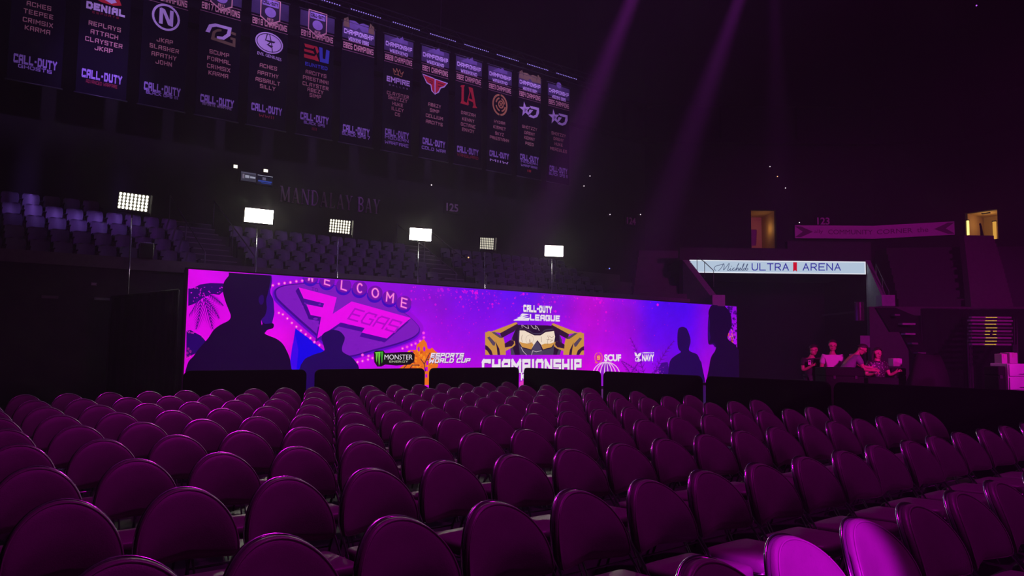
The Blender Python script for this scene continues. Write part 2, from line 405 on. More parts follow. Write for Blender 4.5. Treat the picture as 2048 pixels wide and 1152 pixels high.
# sloping parapets down both sides of the portal
mb = MB()
for x0, x1, D1 in ((1378, 1440, 32.4), (1731, 1766, 32.0)):
    a, b = atD(x0, 520, SD - .15), atD(x1, 599, D1)
    lo = [Vector((a.x, a.y, 0 if x0 > 1500 else zbot - 1.9)), Vector((b.x, b.y, 0 if x0 > 1500 else 3.3))]
    mb.slab([a, b, lo[1], lo[0]], (RH * .22 if x0 > 1500 else -RH * .3))
struct('wall_portal_side', mb, mat('portal_parapet', (.30, .28, .30), .7))
mb = MB()
for x0, x1, D1 in ((1425, 1450, 32.2), (1764, 1790, 31.6)):
    a, b = atD(x0, 612, D1), atD(x1, 590, D1); p, q = Vector((a.x, a.y, a.z)), Vector((b.x, b.y, a.z)); h = UP * (b.z - a.z)
    mb.hexa([p, q, q + FH * .5, p + FH * .5, p + h, q + h, q + FH * .5 + h, p + FH * .5 + h])
struct('trim_5', mb, mat('portal_post_cap', (.42, .36, .42), .6))
# dark stand between the back stand and the portal, and the end stand beyond it
mb = MB()
for i in range(9):
    D = 32.8 + i * .85; z = 3.2 + i * .45
    p, q = colpt(1262 + i * 2, D, 0), colpt(1402 - i * 3.5, D, 0)
    mb.hexa([p, q, q + FH * .85, p + FH * .85, *(r + UP * z for r in (p, q, q + FH * .85, p + FH * .85))])
struct('floor_corner_terrace', mb, CONC)
mb = MB()
for i in range(9):
    D = 31.6 + i * .72; z = 3.4 + i * .42
    p, q = colpt(1800 - i * 3, D, 0), colpt(2320, D * .945, 0)
    mb.hexa([p, q, q + FH * 1.2, p + FH * 1.2, *(r + UP * z for r in (p, q, q + FH * 1.2, p + FH * 1.2))])
struct('floor_end_terrace', mb, mat('end_terrace', (.045, .038, .045), .85))
mb = MB(); p, q = colpt(1738, 31.3, 0), colpt(2320, 29.4, 0)
mb.hexa([p, q, q + FH * .2, p + FH * .2, *(r + UP * 3.4 for r in (p, q, q + FH * .2, p + FH * .2))])
struct('wall_end_front', mb, mat('end_wall_paint', (.085, .065, .075), .7))
# stair flight in the end stand below the right-hand doorway
mb = MB()
for i in range(16):
    D = 30.75 + i * .33; z = 3.35 + i * .24
    p, q = colpt(1942 - i * .6, D, z - 1.0), colpt(2026 - i * 2.2, D, z - 1.0)
    mb.hexa([p, q, q + FH * .38, p + FH * .38, *(r + UP * 1.24 for r in (p, q, q + FH * .38, p + FH * .38))])
struct('floor_end_stairs', mb, mat('stair_carpet', (.11, .085, .095), .8))

# lit doorways: rooms behind the wall openings
TAN = mat('tan_wall', (.50, .33, .16), .7, var=.1, scale=1.5)
def alcove(a, b, s0, s1, z0, z1, depth, name, lampcol, power):
    d = (Vector((b.x, b.y, 0)) - Vector((a.x, a.y, 0))).normalized(); n = Vector((-d.y, d.x, 0))
    o = Vector((a.x, a.y, 0)); P = lambda s, k, z: o + d * s + n * k + UP * z
    mb = MB(); t = .1
    mb.slab([P(s0 - t, depth, z0), P(s1 + t, depth, z0), P(s1 + t, depth, z1), P(s0 - t, depth, z1)], n * .1)
    mb.slab([P(s0, .3, z0), P(s0, depth, z0), P(s0, depth, z1), P(s0, .3, z1)], -d * .1)
    mb.slab([P(s1, .3, z0), P(s1, depth, z0), P(s1, depth, z1), P(s1, .3, z1)], d * .1)
    mb.slab([P(s0, .3, z1), P(s1, .3, z1), P(s1, depth, z1), P(s0, depth, z1)], UP * .1)
    mb.slab([P(s0, .3, z0), P(s1, .3, z0), P(s1, depth, z0), P(s0, depth, z0)], -UP * .1)
    struct(name, mb, TAN)
    return P, d, n
P1_, dd1, nn1 = alcove(CW[0], CW[1], d1a[0], d1b[0], d1a[1], d1b[1], 2.4, 'wall_doorway_1', 0, 0)
P2_, dd2, nn2 = alcove(CW[2], CW[3], d2a[0], d2b[0], d2a[1], d2b[1], 2.2, 'wall_doorway_2', 0, 0)

# ------------------------------------------------------------------ the LED video wall
YS = 20.0
A_, B_ = atY(377, 540, YS), atY(1473, 612, YS)
X0, X1, ZB, ZT = A_.x, B_.x, .12, (A_.z + B_.z) / 2
SP = Plane((0, YS, 0), (1, 0, 0), (0, -1, 0))
vw = thing('led_video_wall', 'wide glowing pink and violet LED video wall behind the black barricades', 'screen', ((X0 + X1) / 2, YS, 0))
BASE = Vector(vw.location)
mb = MB(); mb.box((0, .09, (ZB + ZT) / 2), (X1 - X0 + .1, .14, ZT - ZB + .08))
n_ = 22
for i in range(n_ + 1): mb.box((X0 - BASE.x + (X1 - X0) * i / n_, .22, ZT / 2), (.08, .12, ZT))
for i in range(0, n_ + 1, 2): mb.box((X0 - BASE.x + (X1 - X0) * i / n_, .5, .05), (.12, .9, .1))
mb.build('cabinet', DARKM, vw)
# display: colour field of the picture that is on, per vertex
TAB = [(360, (225, 0, 235), (230, 0, 235), (230, 0, 225)), (480, (205, 0, 230), (235, 0, 235), (230, 0, 230)), (560, (150, 0, 230), (235, 0, 235), (235, 0, 235)), (650, (150, 0, 225), (200, 0, 230), (225, 0, 235)),
 (760, (150, 0, 230), (170, 0, 230), (225, 0, 235)), (850, (140, 0, 225), (170, 0, 235), (225, 0, 230)), (950, (105, 0, 235), (150, 0, 235), (215, 0, 230)), (1050, (90, 0, 240), (150, 0, 235), (205, 0, 225)),
 (1110, (130, 0, 230), (170, 0, 230), (215, 0, 225)), (1180, (200, 0, 225), (195, 0, 230), (225, 0, 220)), (1250, (150, 0, 230), (170, 0, 230), (205, 0, 225)), (1310, (75, 0, 240), (105, 0, 235), (170, 0, 225)),
 (1370, (75, 0, 245), (100, 0, 240), (150, 0, 225)), (1420, (130, 0, 235), (150, 0, 235), (190, 0, 230)), (1500, (170, 0, 230), (190, 0, 230), (200, 0, 230))]
def field(px, t):                            # t 0 top .. 1 bottom
    for a, b in zip(TAB[:-1], TAB[1:]):
        if px <= b[0]: break
    k = max(0, min(1, (px - a[0]) / (b[0] - a[0]))); k = k * k * (3 - 2 * k)
    rows = [[a[i][c] * (1 - k) + b[i][c] * k for c in range(3)] for i in (1, 2, 3)]
    q = t * 2; i = 0 if q < 1 else 1; q -= i
    return lin([rows[i][c] * (1 - q) + rows[i + 1][c] * q for c in range(3)])
NX, NZ = 72, 10
mb = MB(); cols = []
for j in range(NZ + 1):
    for i in range(NX + 1):
        x = X0 + (X1 - X0) * i / NX; z = ZT + (ZB - ZT) * j / NZ
        mb.v.append((x - BASE.x, 0, z)); cols.append(field(proj((x, YS, z))[0], j / NZ))
for j in range(NZ):
    for i in range(NX):
        a = j * (NX + 1) + i; mb.f.append((a, a + NX + 1, a + NX + 2, a + 1)); mb.mi.append(0)
dm = bpy.data.materials.new('led_picture'); dm.use_nodes = True; nt = dm.node_tree; nt.nodes.clear()
e = nt.nodes.new('ShaderNodeEmission'); oo = nt.nodes.new('ShaderNodeOutputMaterial'); at = nt.nodes.new('ShaderNodeAttribute'); at.attribute_name = 'picture'
nz = nt.nodes.new('ShaderNodeTexNoise'); nz.inputs['Scale'].default_value = .55; nz.inputs['Detail'].default_value = 5
tc = nt.nodes.new('ShaderNodeTexCoord'); mp = nt.nodes.new('ShaderNodeMapRange'); mp.inputs['From Min'].default_value = .3; mp.inputs['From Max'].default_value = .7; mp.inputs['To Min'].default_value = .82; mp.inputs['To Max'].default_value = 1.12
nt.links.new(tc.outputs['Object'], nz.inputs['Vector']); nt.links.new(nz.outputs['Fac'], mp.inputs['Value'])
nt.links.new(at.outputs['Color'], e.inputs[0]); nt.links.new(mp.outputs[0], e.inputs[1]); nt.links.new(e.outputs[0], oo.inputs[0])
disp = mb.build('display', dm, vw)
ca_ = disp.data.color_attributes.new('picture', 'FLOAT_COLOR', 'POINT')
for i, c in enumerate(cols): ca_.data[i].color = (*c, 1)
LIFT = .03
def gpart(name, polys, parent=vw, lift=LIFT, label=None):
    """picture element on the display: polys = list of (pixel polygon, colour)"""
    mb = MB(); mats = []; idx = {}
    for n_, (pts, c) in enumerate(polys):
        if c not in idx: idx[c] = len(mats); mats.append(glow(c))
        q = [SP.px(*p) for p in pts]                              # keep the picture inside the display
        mb.face([SP.P((min(max(a, X0 + .01), X1 - .01), min(max(b, ZB + .01), ZT - .01)), lift * 2 + .0003 * min(n_, 18)) - BASE for a, b in q], idx[c])
    o = mb.build(name, mats, parent)
    if label: o['label'] = label
    return o
def clip(pts):                               # keep a pixel polygon below the top edge of the display
    out = []
    lim = lambda x: 540.6 + (x - 377) * (612 - 540) / (1473 - 377)
    for a, b in zip(pts, pts[1:] + pts[:1]):
        ia, ib = a[1] >= lim(a[0]), b[1] >= lim(b[0])
        if ia: out.append(a)
        if ia != ib:
            lo, hi = 0., 1.
            for _ in range(20):
                q = (lo + hi) / 2; p = (a[0] + (b[0] - a[0]) * q, a[1] + (b[1] - a[1]) * q)
                if (p[1] >= lim(p[0])) == ia: lo = q
                else: hi = q
            out.append(p)
    return out
# drifting pink sparks in the picture
dots = []
for _ in range(420):
    px = random.gauss(0, 1) * 70 + random.choice((900, 980, 1150, 1220, 860))
    if not 800 < px < 1340: continue
    t = random.random() ** 1.7; topy = 540.6 + (px - 377) * .0657; py = topy + 3 + t * 120
    r = random.choice((.7, .7, .8, .8, 1, 1, 1.2, 1.5, 2.2)) * (1.15 - t * .5); k = random.random() * (1 - t * .5)
    base = (150 + 60 * k, 0, 228); c = tuple(int(round(v / 12) * 12) for v in (base[0] + 35, 0, 224))
    dots.append((ell(px, py, r, r * 1.15, 8), c))
gpart('spark_pattern', dots, lift=.006)
# soft streaks of palm on the picture's ends
def frond(x, y, ang, L, n, c, w=1.2, curl=.5, leaf=.42):
    out = []; pts = []
    a = math.radians(ang)
    for i in range(n + 1):
        pts.append((x, y)); x += math.cos(a) * L / n; y -= math.sin(a) * L / n; a -= curl / n
    out += [(q, c) for q in strokes2d(pts, w)]
    for i, p in enumerate(pts[1:]):
        t = (i + 1) / n; d = math.atan2(-(pts[min(n, i + 2)][1] - pts[i][1]), pts[min(n, i + 2)][0] - pts[i][0]); ll = L * leaf * (1 - .75 * abs(t - .35) / .65)
        for s in (-1, 1):
            b = d + s * (.75 - .3 * t); tip = (p[0] + math.cos(b) * ll, p[1] - math.sin(b) * ll + ll * .25)
            nx, ny = -math.sin(b) * w * .8, -math.cos(b) * w * .8
            out.append(([(p[0] - nx, p[1] - ny), (p[0] + nx, p[1] + ny), tip], c))
    return out
IND = (45, 0, 105)
fr = [([(375, 577), (384, 577), (400, 569), (420, 566), (446, 567), (447, 582), (438, 590), (425, 588), (405, 596), (392, 606), (376, 612)], IND)]
for x, y, a, L in ((404, 592, -66, 66), (401, 596, -92, 60), (406, 592, -48, 52), (398, 592, -112, 46), (412, 586, -30, 40)): fr += [(q, c) for q, c in frond(x, y, a, L, 9, (60, 0, 125), 1.2, .25, .36) if min(p[0] for p in q) > 378]
fr += [([(371, 662), (380, 660), (402, 672), (412, 684), (404, 696), (392, 706), (372, 716)], (38, 0, 100))]
for i in range(46):
    x, y = random.uniform(378, 446), random.uniform(574, 606)
    if y < 606 - (x - 378) * .3: fr.append((ell(x, y, random.uniform(.6, 2), random.uniform(.6, 1.6), 6), (215, 0, 220)))
for i in range(14):
    x = random.uniform(374, 408); fr.append((ell(x, 659 + (x - 372) * .38 + random.uniform(-1, 5), random.uniform(.6, 1.4), random.uniform(.6, 1.8), 6), (225, 40, 210)))
for x, y in ((376, 698), (380, 703), (374, 706), (379, 712), (373, 714)): fr.append((ell(x, y, 2.6, 3.2, 8), (240, 40, 200)))
gpart('palm_fronds', [(clip(p), c) for p, c in fr], lift=.012)
fr = []
for x, y, a, L in ((1288, 752, 104, 80), (1306, 752, 70, 80), (1286, 752, 140, 52), (1300, 748, 30, 40), (1262, 752, 120, 34), (1258, 752, 60, 30)): fr += frond(x, y, a, L, 9, (85, 0, 150), 1.1, random.uniform(-.5, .5), .22)
fr.append(([(1318, 752), (1316, 736), (1322, 726), (1334, 724), (1340, 752)], (60, 0, 130)))
for i in range(26): fr.append((ell(random.uniform(1304, 1326), random.uniform(722, 748), random.uniform(.6, 1.3), random.uniform(.6, 1.3), 6), random.choice(((60, 0, 130), (190, 60, 220)))))
gpart('grass_tufts', fr, lift=.012)
fr = []
for i in range(60):
    x, y = random.uniform(1455, 1474), random.uniform(614, 716)
    fr.append((ell(x, y, random.uniform(.8, 3.4), random.uniform(.8, 3.2), 7), random.choice(((40, 0, 95), (40, 0, 95), (70, 0, 140)))))
for i in range(26):
    x = random.uniform(1453, 1467); y = random.uniform(656, 682); q = (y - 656) / 26; s = 1 if x > 1459 else -1
    fr.append(([(x, y), (x + 1.6, y + .6), (x + s * 3 + .8, y + 6)], random.choice(((240, 110, 10), (245, 160, 40), (220, 60, 20)))))
gpart('glowing_tree', [(clip(p), c) for p, c in fr], lift=.012)

# welcome sign shown in the picture
FACE = [(552, 581), (560, 575), (575, 571), (600, 568.5), (635, 568), (700, 578), (760, 598), (808, 627), (822, 638), (835, 652), (837, 659), (834, 666), (822, 675), (790, 687), (745, 699), (710, 709), (692, 711), (678, 706), (633, 668), (590, 630), (558, 600), (552, 590)]
FACE = [(v.x, v.y) for v in cr([(*q, 0) for q in FACE], 3, True)]
def grow(pts, d):
    cx = sum(p[0] for p in pts) / len(pts); cy = sum(p[1] for p in pts) / len(pts); out = []
    n = len(pts)
    for i, p in enumerate(pts):
        a, b = pts[i - 1], pts[(i + 1) % n]; tx, ty = b[0] - a[0], b[1] - a[1]; L = math.hypot(tx, ty); nx, ny = ty / L, -tx / L
        if nx * (p[0] - cx) + ny * (p[1] - cy) < 0: nx, ny = -nx, -ny
        out.append((p[0] + nx * d, p[1] + ny * d))
    return out
ws = gpart('welcome_sign', [(clip(grow(FACE, 9)), (150, 0, 215)), (clip([(p[0] - 2, p[1] + 3) for p in grow(FACE, 4.5)]), (96, 0, 200)), (clip([(p[0] - 1, p[1] + 1) for p in grow(FACE, 2.5)]), (62, 0, 140))], lift=.014)
def gsub(name, polys, lift, parent=None): return gpart(name, polys, parent or ws, lift)
gsub('sign_face', [(FACE, (126, 22, 190))], .017)
speck = [(ell(random.uniform(570, 820), random.uniform(575, 700), random.uniform(1, 5), random.uniform(1, 3), 7), random.choice(((132, 26, 196), (120, 18, 184)))) for _ in range(90)]
def inside(p, poly):
    r = False
    for a, b in zip(poly, poly[1:] + poly[:1]):
        if (a[1] > p[1]) != (b[1] > p[1]) and p[0] < (b[0] - a[0]) * (p[1] - a[1]) / (b[1] - a[1]) + a[0]: r = not r
    return r
gsub('face_grain', [s for s in speck if all(inside(q, FACE) for q in s[0])], .0185)
EV = [(596, 575), (672, 595), (664, 628), (702, 603), (820, 636), (772, 677), (722, 665), (728, 656), (680, 645), (633, 677), (641, 634), (620, 630), (612, 609), (644, 615), (647, 607), (606, 597)]
gsub('letter_sides', [([(p[0] - 4, p[1] + 8) for p in EV], (70, 0, 150)), ([(p[0] - 2, p[1] + 4) for p in EV], (70, 0, 150)), ([(596, 575), (590, 582), (604, 610), (617, 639), (637, 641), (641, 634), (620, 630), (606, 600)], (62, 0, 135))], .020)
gsub('letter_faces', [(EV, (236, 0, 236))], .023)
# EGAS lettering worked into the band, slanted along it
mbp, W_ = block_text('EGAS', .13, .75, .16)
for_l = []
for pl in mbp:
    q = []
    for p in pl:
        x = p[0] / W_ * 96; y = p[1] * 25; q.append((748 + x + y * .62, 641 + x * .29 - y + y * .1))
    for_l.append((q, (176, 0, 200)))
gsub('band_lettering', for_l, .026)
gsub('small_lettering', [([(628 + p[0] * 6, 579 + p[0] * 1.2 - p[1] * 6) for p in pl], (70, 0, 130)) for pl in block_text('TO', .12, .8, .3)[0]], .026)
WC = [(620, 553, 'W'), (653, 561, 'E'), (686, 571, 'L'), (718, 576.5, 'C'), (748.5, 586, 'O'), (778, 595, 'M'), (806, 606, 'E')]
for x, y, ch in WC:
    disc = gsub('neon_disc', [(clip(ell(x - 1, y + 5, 15.5, 15)), (62, 0, 190)), (clip(ell(x, y, 15, 14.5)), (112, 10, 170))], .0275)
    lt = []
    src = {'C': [ell(0, 0, .5, .5, 14, 50, 310)], 'O': [ell(0, 0, .48, .5, 20) + [(.48, 0)]]}.get(ch)
    if src is None: src = [[(p[0] - .5, p[1] - .5) for p in pl] for pl in FONT[ch]]
    for pl in src:
        pts = [(x + p[0] * 11 * (1.15 if ch in 'MO' else .9) + p[1] * 1.5, y - p[1] * 17 + p[0] * 3) for p in pl]
        for q in strokes2d(pts, 4.2): lt.append((clip(q), (190, 20, 200)))
        for q in strokes2d(pts, 2.1): lt.append((clip(q), (255, 150, 225)))
    lt = [l for l in lt if len(l[0]) > 2]
    gp = gsub('neon_letter', [l for l in lt if l[1][0] == 190] , .030)
    gsub('neon_letter', [l for l in lt if l[1][0] == 255], .032)
BULBS = [(556, 626), (564, 629), (573, 637), (582, 646), (591, 653.5), (600, 661), (609.6, 668.7), (619, 676), (627, 684), (637, 690), (544, 571), (556, 568), (567.5, 566.5), (579, 565), (591, 563), (602.6, 561.8), (713, 724), (723, 722), (734, 719), (743, 716), (753, 713), (803, 697), (812, 694), (821, 690), (829, 687), (838, 682), (845, 666), (845.5, 675), (723, 710), (735, 712)]
gsub('bulb', [(ell(x, y, 3.2, 3.2, 10), (240, 40, 230)) for x, y in BULBS] + [(ell(x, y, 1.5, 1.5, 8), (255, 190, 225)) for x, y in BULBS], .030)['label'] = 'string of small pink bulbs'
gpart('light_beam', [([(590, 657), (616, 676), (648, 702), (652, 712), (600, 739), (577, 739)], (18, 0, 232)), ([(584, 690), (590, 672), (596, 700), (592, 739), (577, 739)], (60, 0, 235))], lift=.016)

# standing figures shown as dark silhouettes in the picture
def smooth(p): return [(v.x, v.y) for v in cr([(*q, 0) for q in p], 4, True)]
def figure(name, polys, label): return gpart(name, [(clip(smooth(p)), c) for p, c in polys], lift=.05, label=label)
figure('figure_silhouette', [
 ([(536, 545), (541, 555), (541, 566), (538, 585), (544, 600), (545.5, 617), (546, 627), (543, 640), (541, 648), (536, 652), (528, 660), (520, 640), (512, 600), (520, 560)], (50, 0, 125)),
 ([(461, 542), (455, 552), (446, 564), (443, 580), (448, 602), (455, 620), (459, 632), (455, 641), (438, 650), (425, 660), (415, 675), (405, 687), (395, 698), (385, 712), (372, 730), (366, 782), (590, 782), (580, 737), (577, 717), (571, 702), (563, 688), (551, 678), (534, 671), (527, 667), (522, 655), (520, 640), (527, 632), (531, 618), (530, 600), (533, 588), (537, 570), (539, 556), (534, 545), (520, 542)], (24, 0, 48)),
 ([(516, 594), (521, 590), (525, 594), (524, 606), (519, 610), (515, 603)], (40, 0, 95)),
 ([(528, 648), (543.6, 647), (543.6, 656), (532, 660), (526, 666), (520, 656), (524, 645)], (20, 0, 52))], 'large dark figure in profile at the end of the wall')
figure('figure_silhouette', [([(641, 671), (646, 665.5), (653, 662), (660, 659.5), (667, 660), (675, 662), (680, 665.5), (684, 670), (686.5, 675), (685.5, 682), (683, 688), (681, 696), (682, 703), (689, 708), (697, 712), (705, 719), (710, 726), (715, 737), (718, 782), (588, 782), (597, 736), (602, 725), (608, 717), (618, 712), (628, 708), (641, 704), (646, 700), (645, 694), (643, 686), (641, 679)], (32, 0, 88))], 'smaller dark figure with round head')
figure('figure_silhouette', [([(1353, 658), (1357, 654.6), (1361.5, 653.8), (1366, 655), (1370, 658), (1374, 667), (1377, 677), (1377, 686), (1375, 693), (1374, 700), (1379, 704), (1386, 706.5), (1391.5, 710), (1396, 720), (1400, 731), (1402, 782), (1331, 782), (1333, 744), (1335, 727), (1338, 719), (1343, 714), (1350, 709), (1358, 704), (1354, 699), (1351.5, 690), (1351, 671)], (30, 0, 78))], 'dark figure with slim head')
figure('figure_silhouette', [
 ([(1413, 634), (1417, 634), (1424, 660), (1430, 690), (1426, 694), (1422, 689), (1413, 687.5), (1411.6, 662)], (40, 0, 100)),
 ([(1415, 618), (1421, 610), (1441, 610), (1453.5, 621), (1459, 636), (1459, 652), (1453, 667), (1452, 678), (1466, 689), (1471, 697), (1475, 708), (1475, 782), (1412, 782), (1415, 731), (1419, 713), (1426, 702), (1428, 693), (1424, 686), (1416, 688), (1413, 686), (1417, 676), (1415, 660), (1416, 646), (1414, 634), (1413, 626)], (22, 0, 46))], 'large dark figure in profile facing the emblem')

# orange mission towers
OR = (238, 112, 22); 
cast = [(800, 770), (797, 736), (806, 730), (810, 706), (818, 700), (830, 700), (831, 690), (838, 684), (845, 678), (851, 686), (853, 697), (858, 698), (862, 695), (868, 702), (874, 706), (874, 732), (868, 742), (861, 745), (860, 770)]
hol = [ell(835, 698, 2.4, 5, 10), ell(846, 698, 2.4, 5, 10), ell(821, 704, 3, 3, 8), ell(866, 711, 2.2, 3, 8), [(850, 722), (854, 722), (854, 730), (850, 730)], [(846, 735), (853, 733), (853, 742), (846, 742)], [(848, 748), (852, 748), (852, 755), (848, 755)]]
br = []
for p in ([(848, 742), (846, 728), (853, 714), (857, 706)], [(846, 728), (839, 718)], [(851, 720), (860, 716)], [(802, 740), (812, 728), (826, 724)], [(815, 740), (822, 730), (836, 730)]): br += [(q, (60, 10, 60)) for q in strokes2d(p, 1.5)]
shade = [(ell(random.uniform(815, 862), random.uniform(700, 765), random.uniform(1, 3), random.uniform(1, 4), 7), random.choice(((250, 150, 30), (220, 80, 20)))) for _ in range(50)]
gpart('orange_towers', [(cast, OR)] + [s for s in shade if inside(s[0][0], cast)], lift=.034)
gpart('tower_windows', [(h, (190, 0, 215)) for h in hol] + br, lift=.037)

# energy drink sponsor mark
em = gpart('sponsor_mark', [([(745, 704), (750, 701), (764, 701), (768, 706), (800, 704), (822, 704), (827, 709), (826, 722), (818, 729), (790, 731), (768, 729), (760, 733), (752, 733), (746, 724)], (14, 10, 14))], lift=.040)
claw = []
for i, (x, y0, y1) in enumerate(((750.5, 704.5, 725), (755.5, 704, 731.5), (761, 703.5, 727))):
    claw.append(([(x - 4 + (i == 1), y0), (x + 2.4, y0 - .6), (x + 2.2, y0 + 6), (x + 1.3, y0 + 12), (x + .9, y1 - 4), (x - .2, y1), (x - 1, y1 - 6), (x - 1.6, y0 + 9), (x - 1.7, y0 + 3)], (110, 200, 60) if i < 2 else (60, 170, 40)))
gpart('claw_emblem', claw, em, .044)
def SPx(polys_w, cx, cy, w, h, c, shear=0., lift=.044, name='lettering', parent=vw):
    mb = MB(); SP.text_px(mb, polys_w, cx, cy, w, h, lift=lift * 2, shear=shear, base=BASE); return mb.build(name, glow(c), parent)
SPx(font_text('MONSTER', .0), 794.5, 714, 56, 10, (236, 226, 236), parent=em)
SPx(font_text('ENERGY', .005), 795, 723, 38, 4, (190, 200, 170), parent=em)
# world cup lettering
sh = gpart('event_lettering', [], lift=.04) if False else None
ew = SPx(block_text('ESPORTS', .26, .72, .12), 893, 711.5, 66, 9.5, (70, 0, 110), .28, .042, 'event_lettering')
SPx(block_text('ESPORTS', .26, .72, .12), 892, 710.5, 66, 9.5, (240, 225, 245), .28, .046, 'lettering', ew)
SPx(block_text('WORLD CUP', .26, .72, .12), 898, 722, 82, 9.5, (70, 0, 110), .28, .042, 'lettering', ew)
SPx(block_text('WORLD CUP', .26, .72, .12), 897, 721, 82, 9.5, (240, 225, 245), .28, .046, 'lettering', ew)

# centre emblem: two gloved hands and goggles over the championship lettering
WH = (240, 232, 242)
def s3(x, y): return (x / 5.76 + 930, y / 5.76 + 590)         # measured on an enlarged view of the emblem
def P3(l): return [s3(*p) for p in l]
def mir(l): return [(1561 - x, y + (x - 780) * 0.0 + 8) for x, y in l]
em2 = gpart('goggles_emblem', [
 (P3([(512, 690), (505, 600), (520, 500), (560, 410), (585, 345), (700, 343), (930, 352), (1035, 362), (1062, 430), (1100, 520), (1100, 600), (1075, 690)]), (66, 56, 84)),
 (P3([(585, 345), (930, 350), (1035, 362), (1040, 400), (1000, 385), (900, 400), (860, 440), (770, 440), (720, 405), (620, 380), (590, 420), (600, 560), (618, 690), (560, 690), (530, 600), (535, 480), (560, 410)]), (34, 6, 44)),
 (P3([(1040, 370), (1062, 430), (1075, 520), (1070, 600), (1040, 690), (1000, 690), (1010, 600), (1022, 480), (1012, 395)]), (34, 6, 44)),
 (P3([(745, 690), (770, 600), (815, 520), (860, 590), (885, 640), (870, 690)]), (76, 66, 96))], lift=.040)
gpart('goggle_frame', [(P3([(596, 400), (660, 385), (725, 420), (780, 452), (850, 452), (905, 408), (1010, 398), (1028, 480), (1012, 570), (980, 612), (930, 622), (870, 640), (845, 575), (815, 535), (780, 570), (745, 640), (690, 622), (640, 610), (602, 560)]), (40, 8, 44))], em2, .043)
gpart('goggle_lens', [(P3([(610, 408), (665, 410), (725, 440), (780, 466), (850, 466), (910, 428), (1005, 415), (1018, 480), (1003, 565), (975, 602), (925, 612), (880, 628), (858, 575), (815, 520), (775, 575), (742, 628), (690, 612), (640, 600), (604, 540)]), (246, 226, 205)),
 (P3([(604, 535), (640, 550), (700, 560), (750, 545), (770, 572), (742, 628), (690, 612), (640, 600)]), (214, 152, 70)), (P3([(860, 575), (900, 560), (960, 560), (1008, 545), (1003, 565), (975, 602), (925, 612), (880, 628)]), (214, 152, 70))] +
 [(q, (190, 160, 140)) for q in strokes2d(P3(ell(725, 512, 44, 52, 18) + [(769, 512)]), .5)] + [(q, (150, 110, 90)) for l in ([(930, 470), (945, 500), (930, 530), (930, 570)], [(945, 470), (975, 490), (1000, 480)], [(920, 510), (990, 520), (960, 540)], [(640, 460), (630, 500), (640, 540)], [(858, 480), (862, 540)], [(715, 560), (725, 510), (738, 560)]) for q in strokes2d(P3(l), .7)], em2, .046)
OCH, DKP, GRY = (205, 148, 62), (48, 12, 52), (86, 66, 92)
hand = [([(212, 430), (275, 420), (420, 480), (440, 560), (452, 690), (212, 690)], OCH), ([(212, 440), (250, 415), (300, 425), (350, 470), (420, 500), (330, 580), (250, 480)], OCH),
 ([(275, 425), (570, 312), (590, 335), (400, 440), (340, 430)], OCH), ([(385, 440), (585, 330), (588, 360), (545, 420), (400, 497)], DKP), ([(285, 430), (320, 425), (400, 475), (405, 495), (380, 495)], GRY),
 ([(330, 530), (345, 560), (375, 620), (385, 690), (355, 690), (345, 600)], DKP), ([(212, 575), (240, 590), (285, 640), (300, 690), (268, 690), (235, 640), (212, 625)], DKP), ([(235, 490), (262, 478), (330, 550), (320, 585), (300, 580)], GRY),
 ([(440, 570), (520, 520), (552, 530), (560, 575), (530, 600), (450, 645)], OCH), ([(436, 560), (500, 520), (540, 525), (545, 560), (520, 590), (440, 605)], DKP)]
gpart('glove', [(P3(p), c) for p, c in hand], em2, .048)
gpart('glove', [(P3([(1562 - x, y + (12 if y < 640 else 0)) for x, y in p][::-1]), c) for p, c in hand], em2, .048)
gpart('hair_strands', [(q, (225, 205, 215)) for l in ([(632, 346), (640, 375)], [(640, 346), (690, 380), (715, 385), (705, 350)], [(740, 350), (770, 385), (800, 392), (790, 352), (815, 372), (835, 410)], [(625, 600), (650, 650), (690, 690)], [(745, 690), (760, 640), (800, 655), (860, 640)]) for q in strokes2d(P3(l), .8)], em2, .047)
em3 = SPx(block_text('CALLOFDUTY'.replace('OF', '-'), .30, .60, .10), 1073, 619, 57, 14.5, (60, 0, 100), 0, .041, 'league_lettering')
SPx(block_text('CALL-DUTY', .30, .60, .10), 1072.5, 618.2, 57, 14.5, WH, 0, .044, 'lettering', em3)
SPx(font_text('OF', .02), 1072.6, 618, 5, 4.5, WH, 0, .046, 'lettering', em3)
SPx(block_text('LEAGUE', .27, .72, .12), 1087, 636, 60, 12.5, WH, 0, .044, 'lettering', em3)
gpart('wing_mark', [(P3([(540, 288), (600, 265), (580, 262), (640, 240), (615, 238), (640, 213), (725, 222), (640, 248), (720, 246), (650, 270), (728, 262), (715, 298), (545, 296)]), WH)], em3, .044)
ch = SPx(block_text('CHAMPIONSHIP', .27, .72, .13), 1066.5, 733, 198, 27, (110, 0, 140), 0, .041, 'championship_lettering')
SPx(block_text('CHAMPIONSHIP', .27, .72, .13), 1065.5, 731.5, 198, 27, WH, 0, .044, 'lettering', ch)
SPx(block_text('KICKOFF' if False else 'WEEKEND', .27, .6, .12), 1086, 754, 100, 15, WH, 0, .044, 'lettering', ch) if False else None
SPx(block_text('K', .27, .7, .12), 1043.5, 752.5, 10, 16, WH, 0, .044, 'lettering', ch)
gpart('pink_block', [([(1036, 764), (1048, 760), (1048, 772), (1036, 772)], (225, 60, 190))], ch, .042)
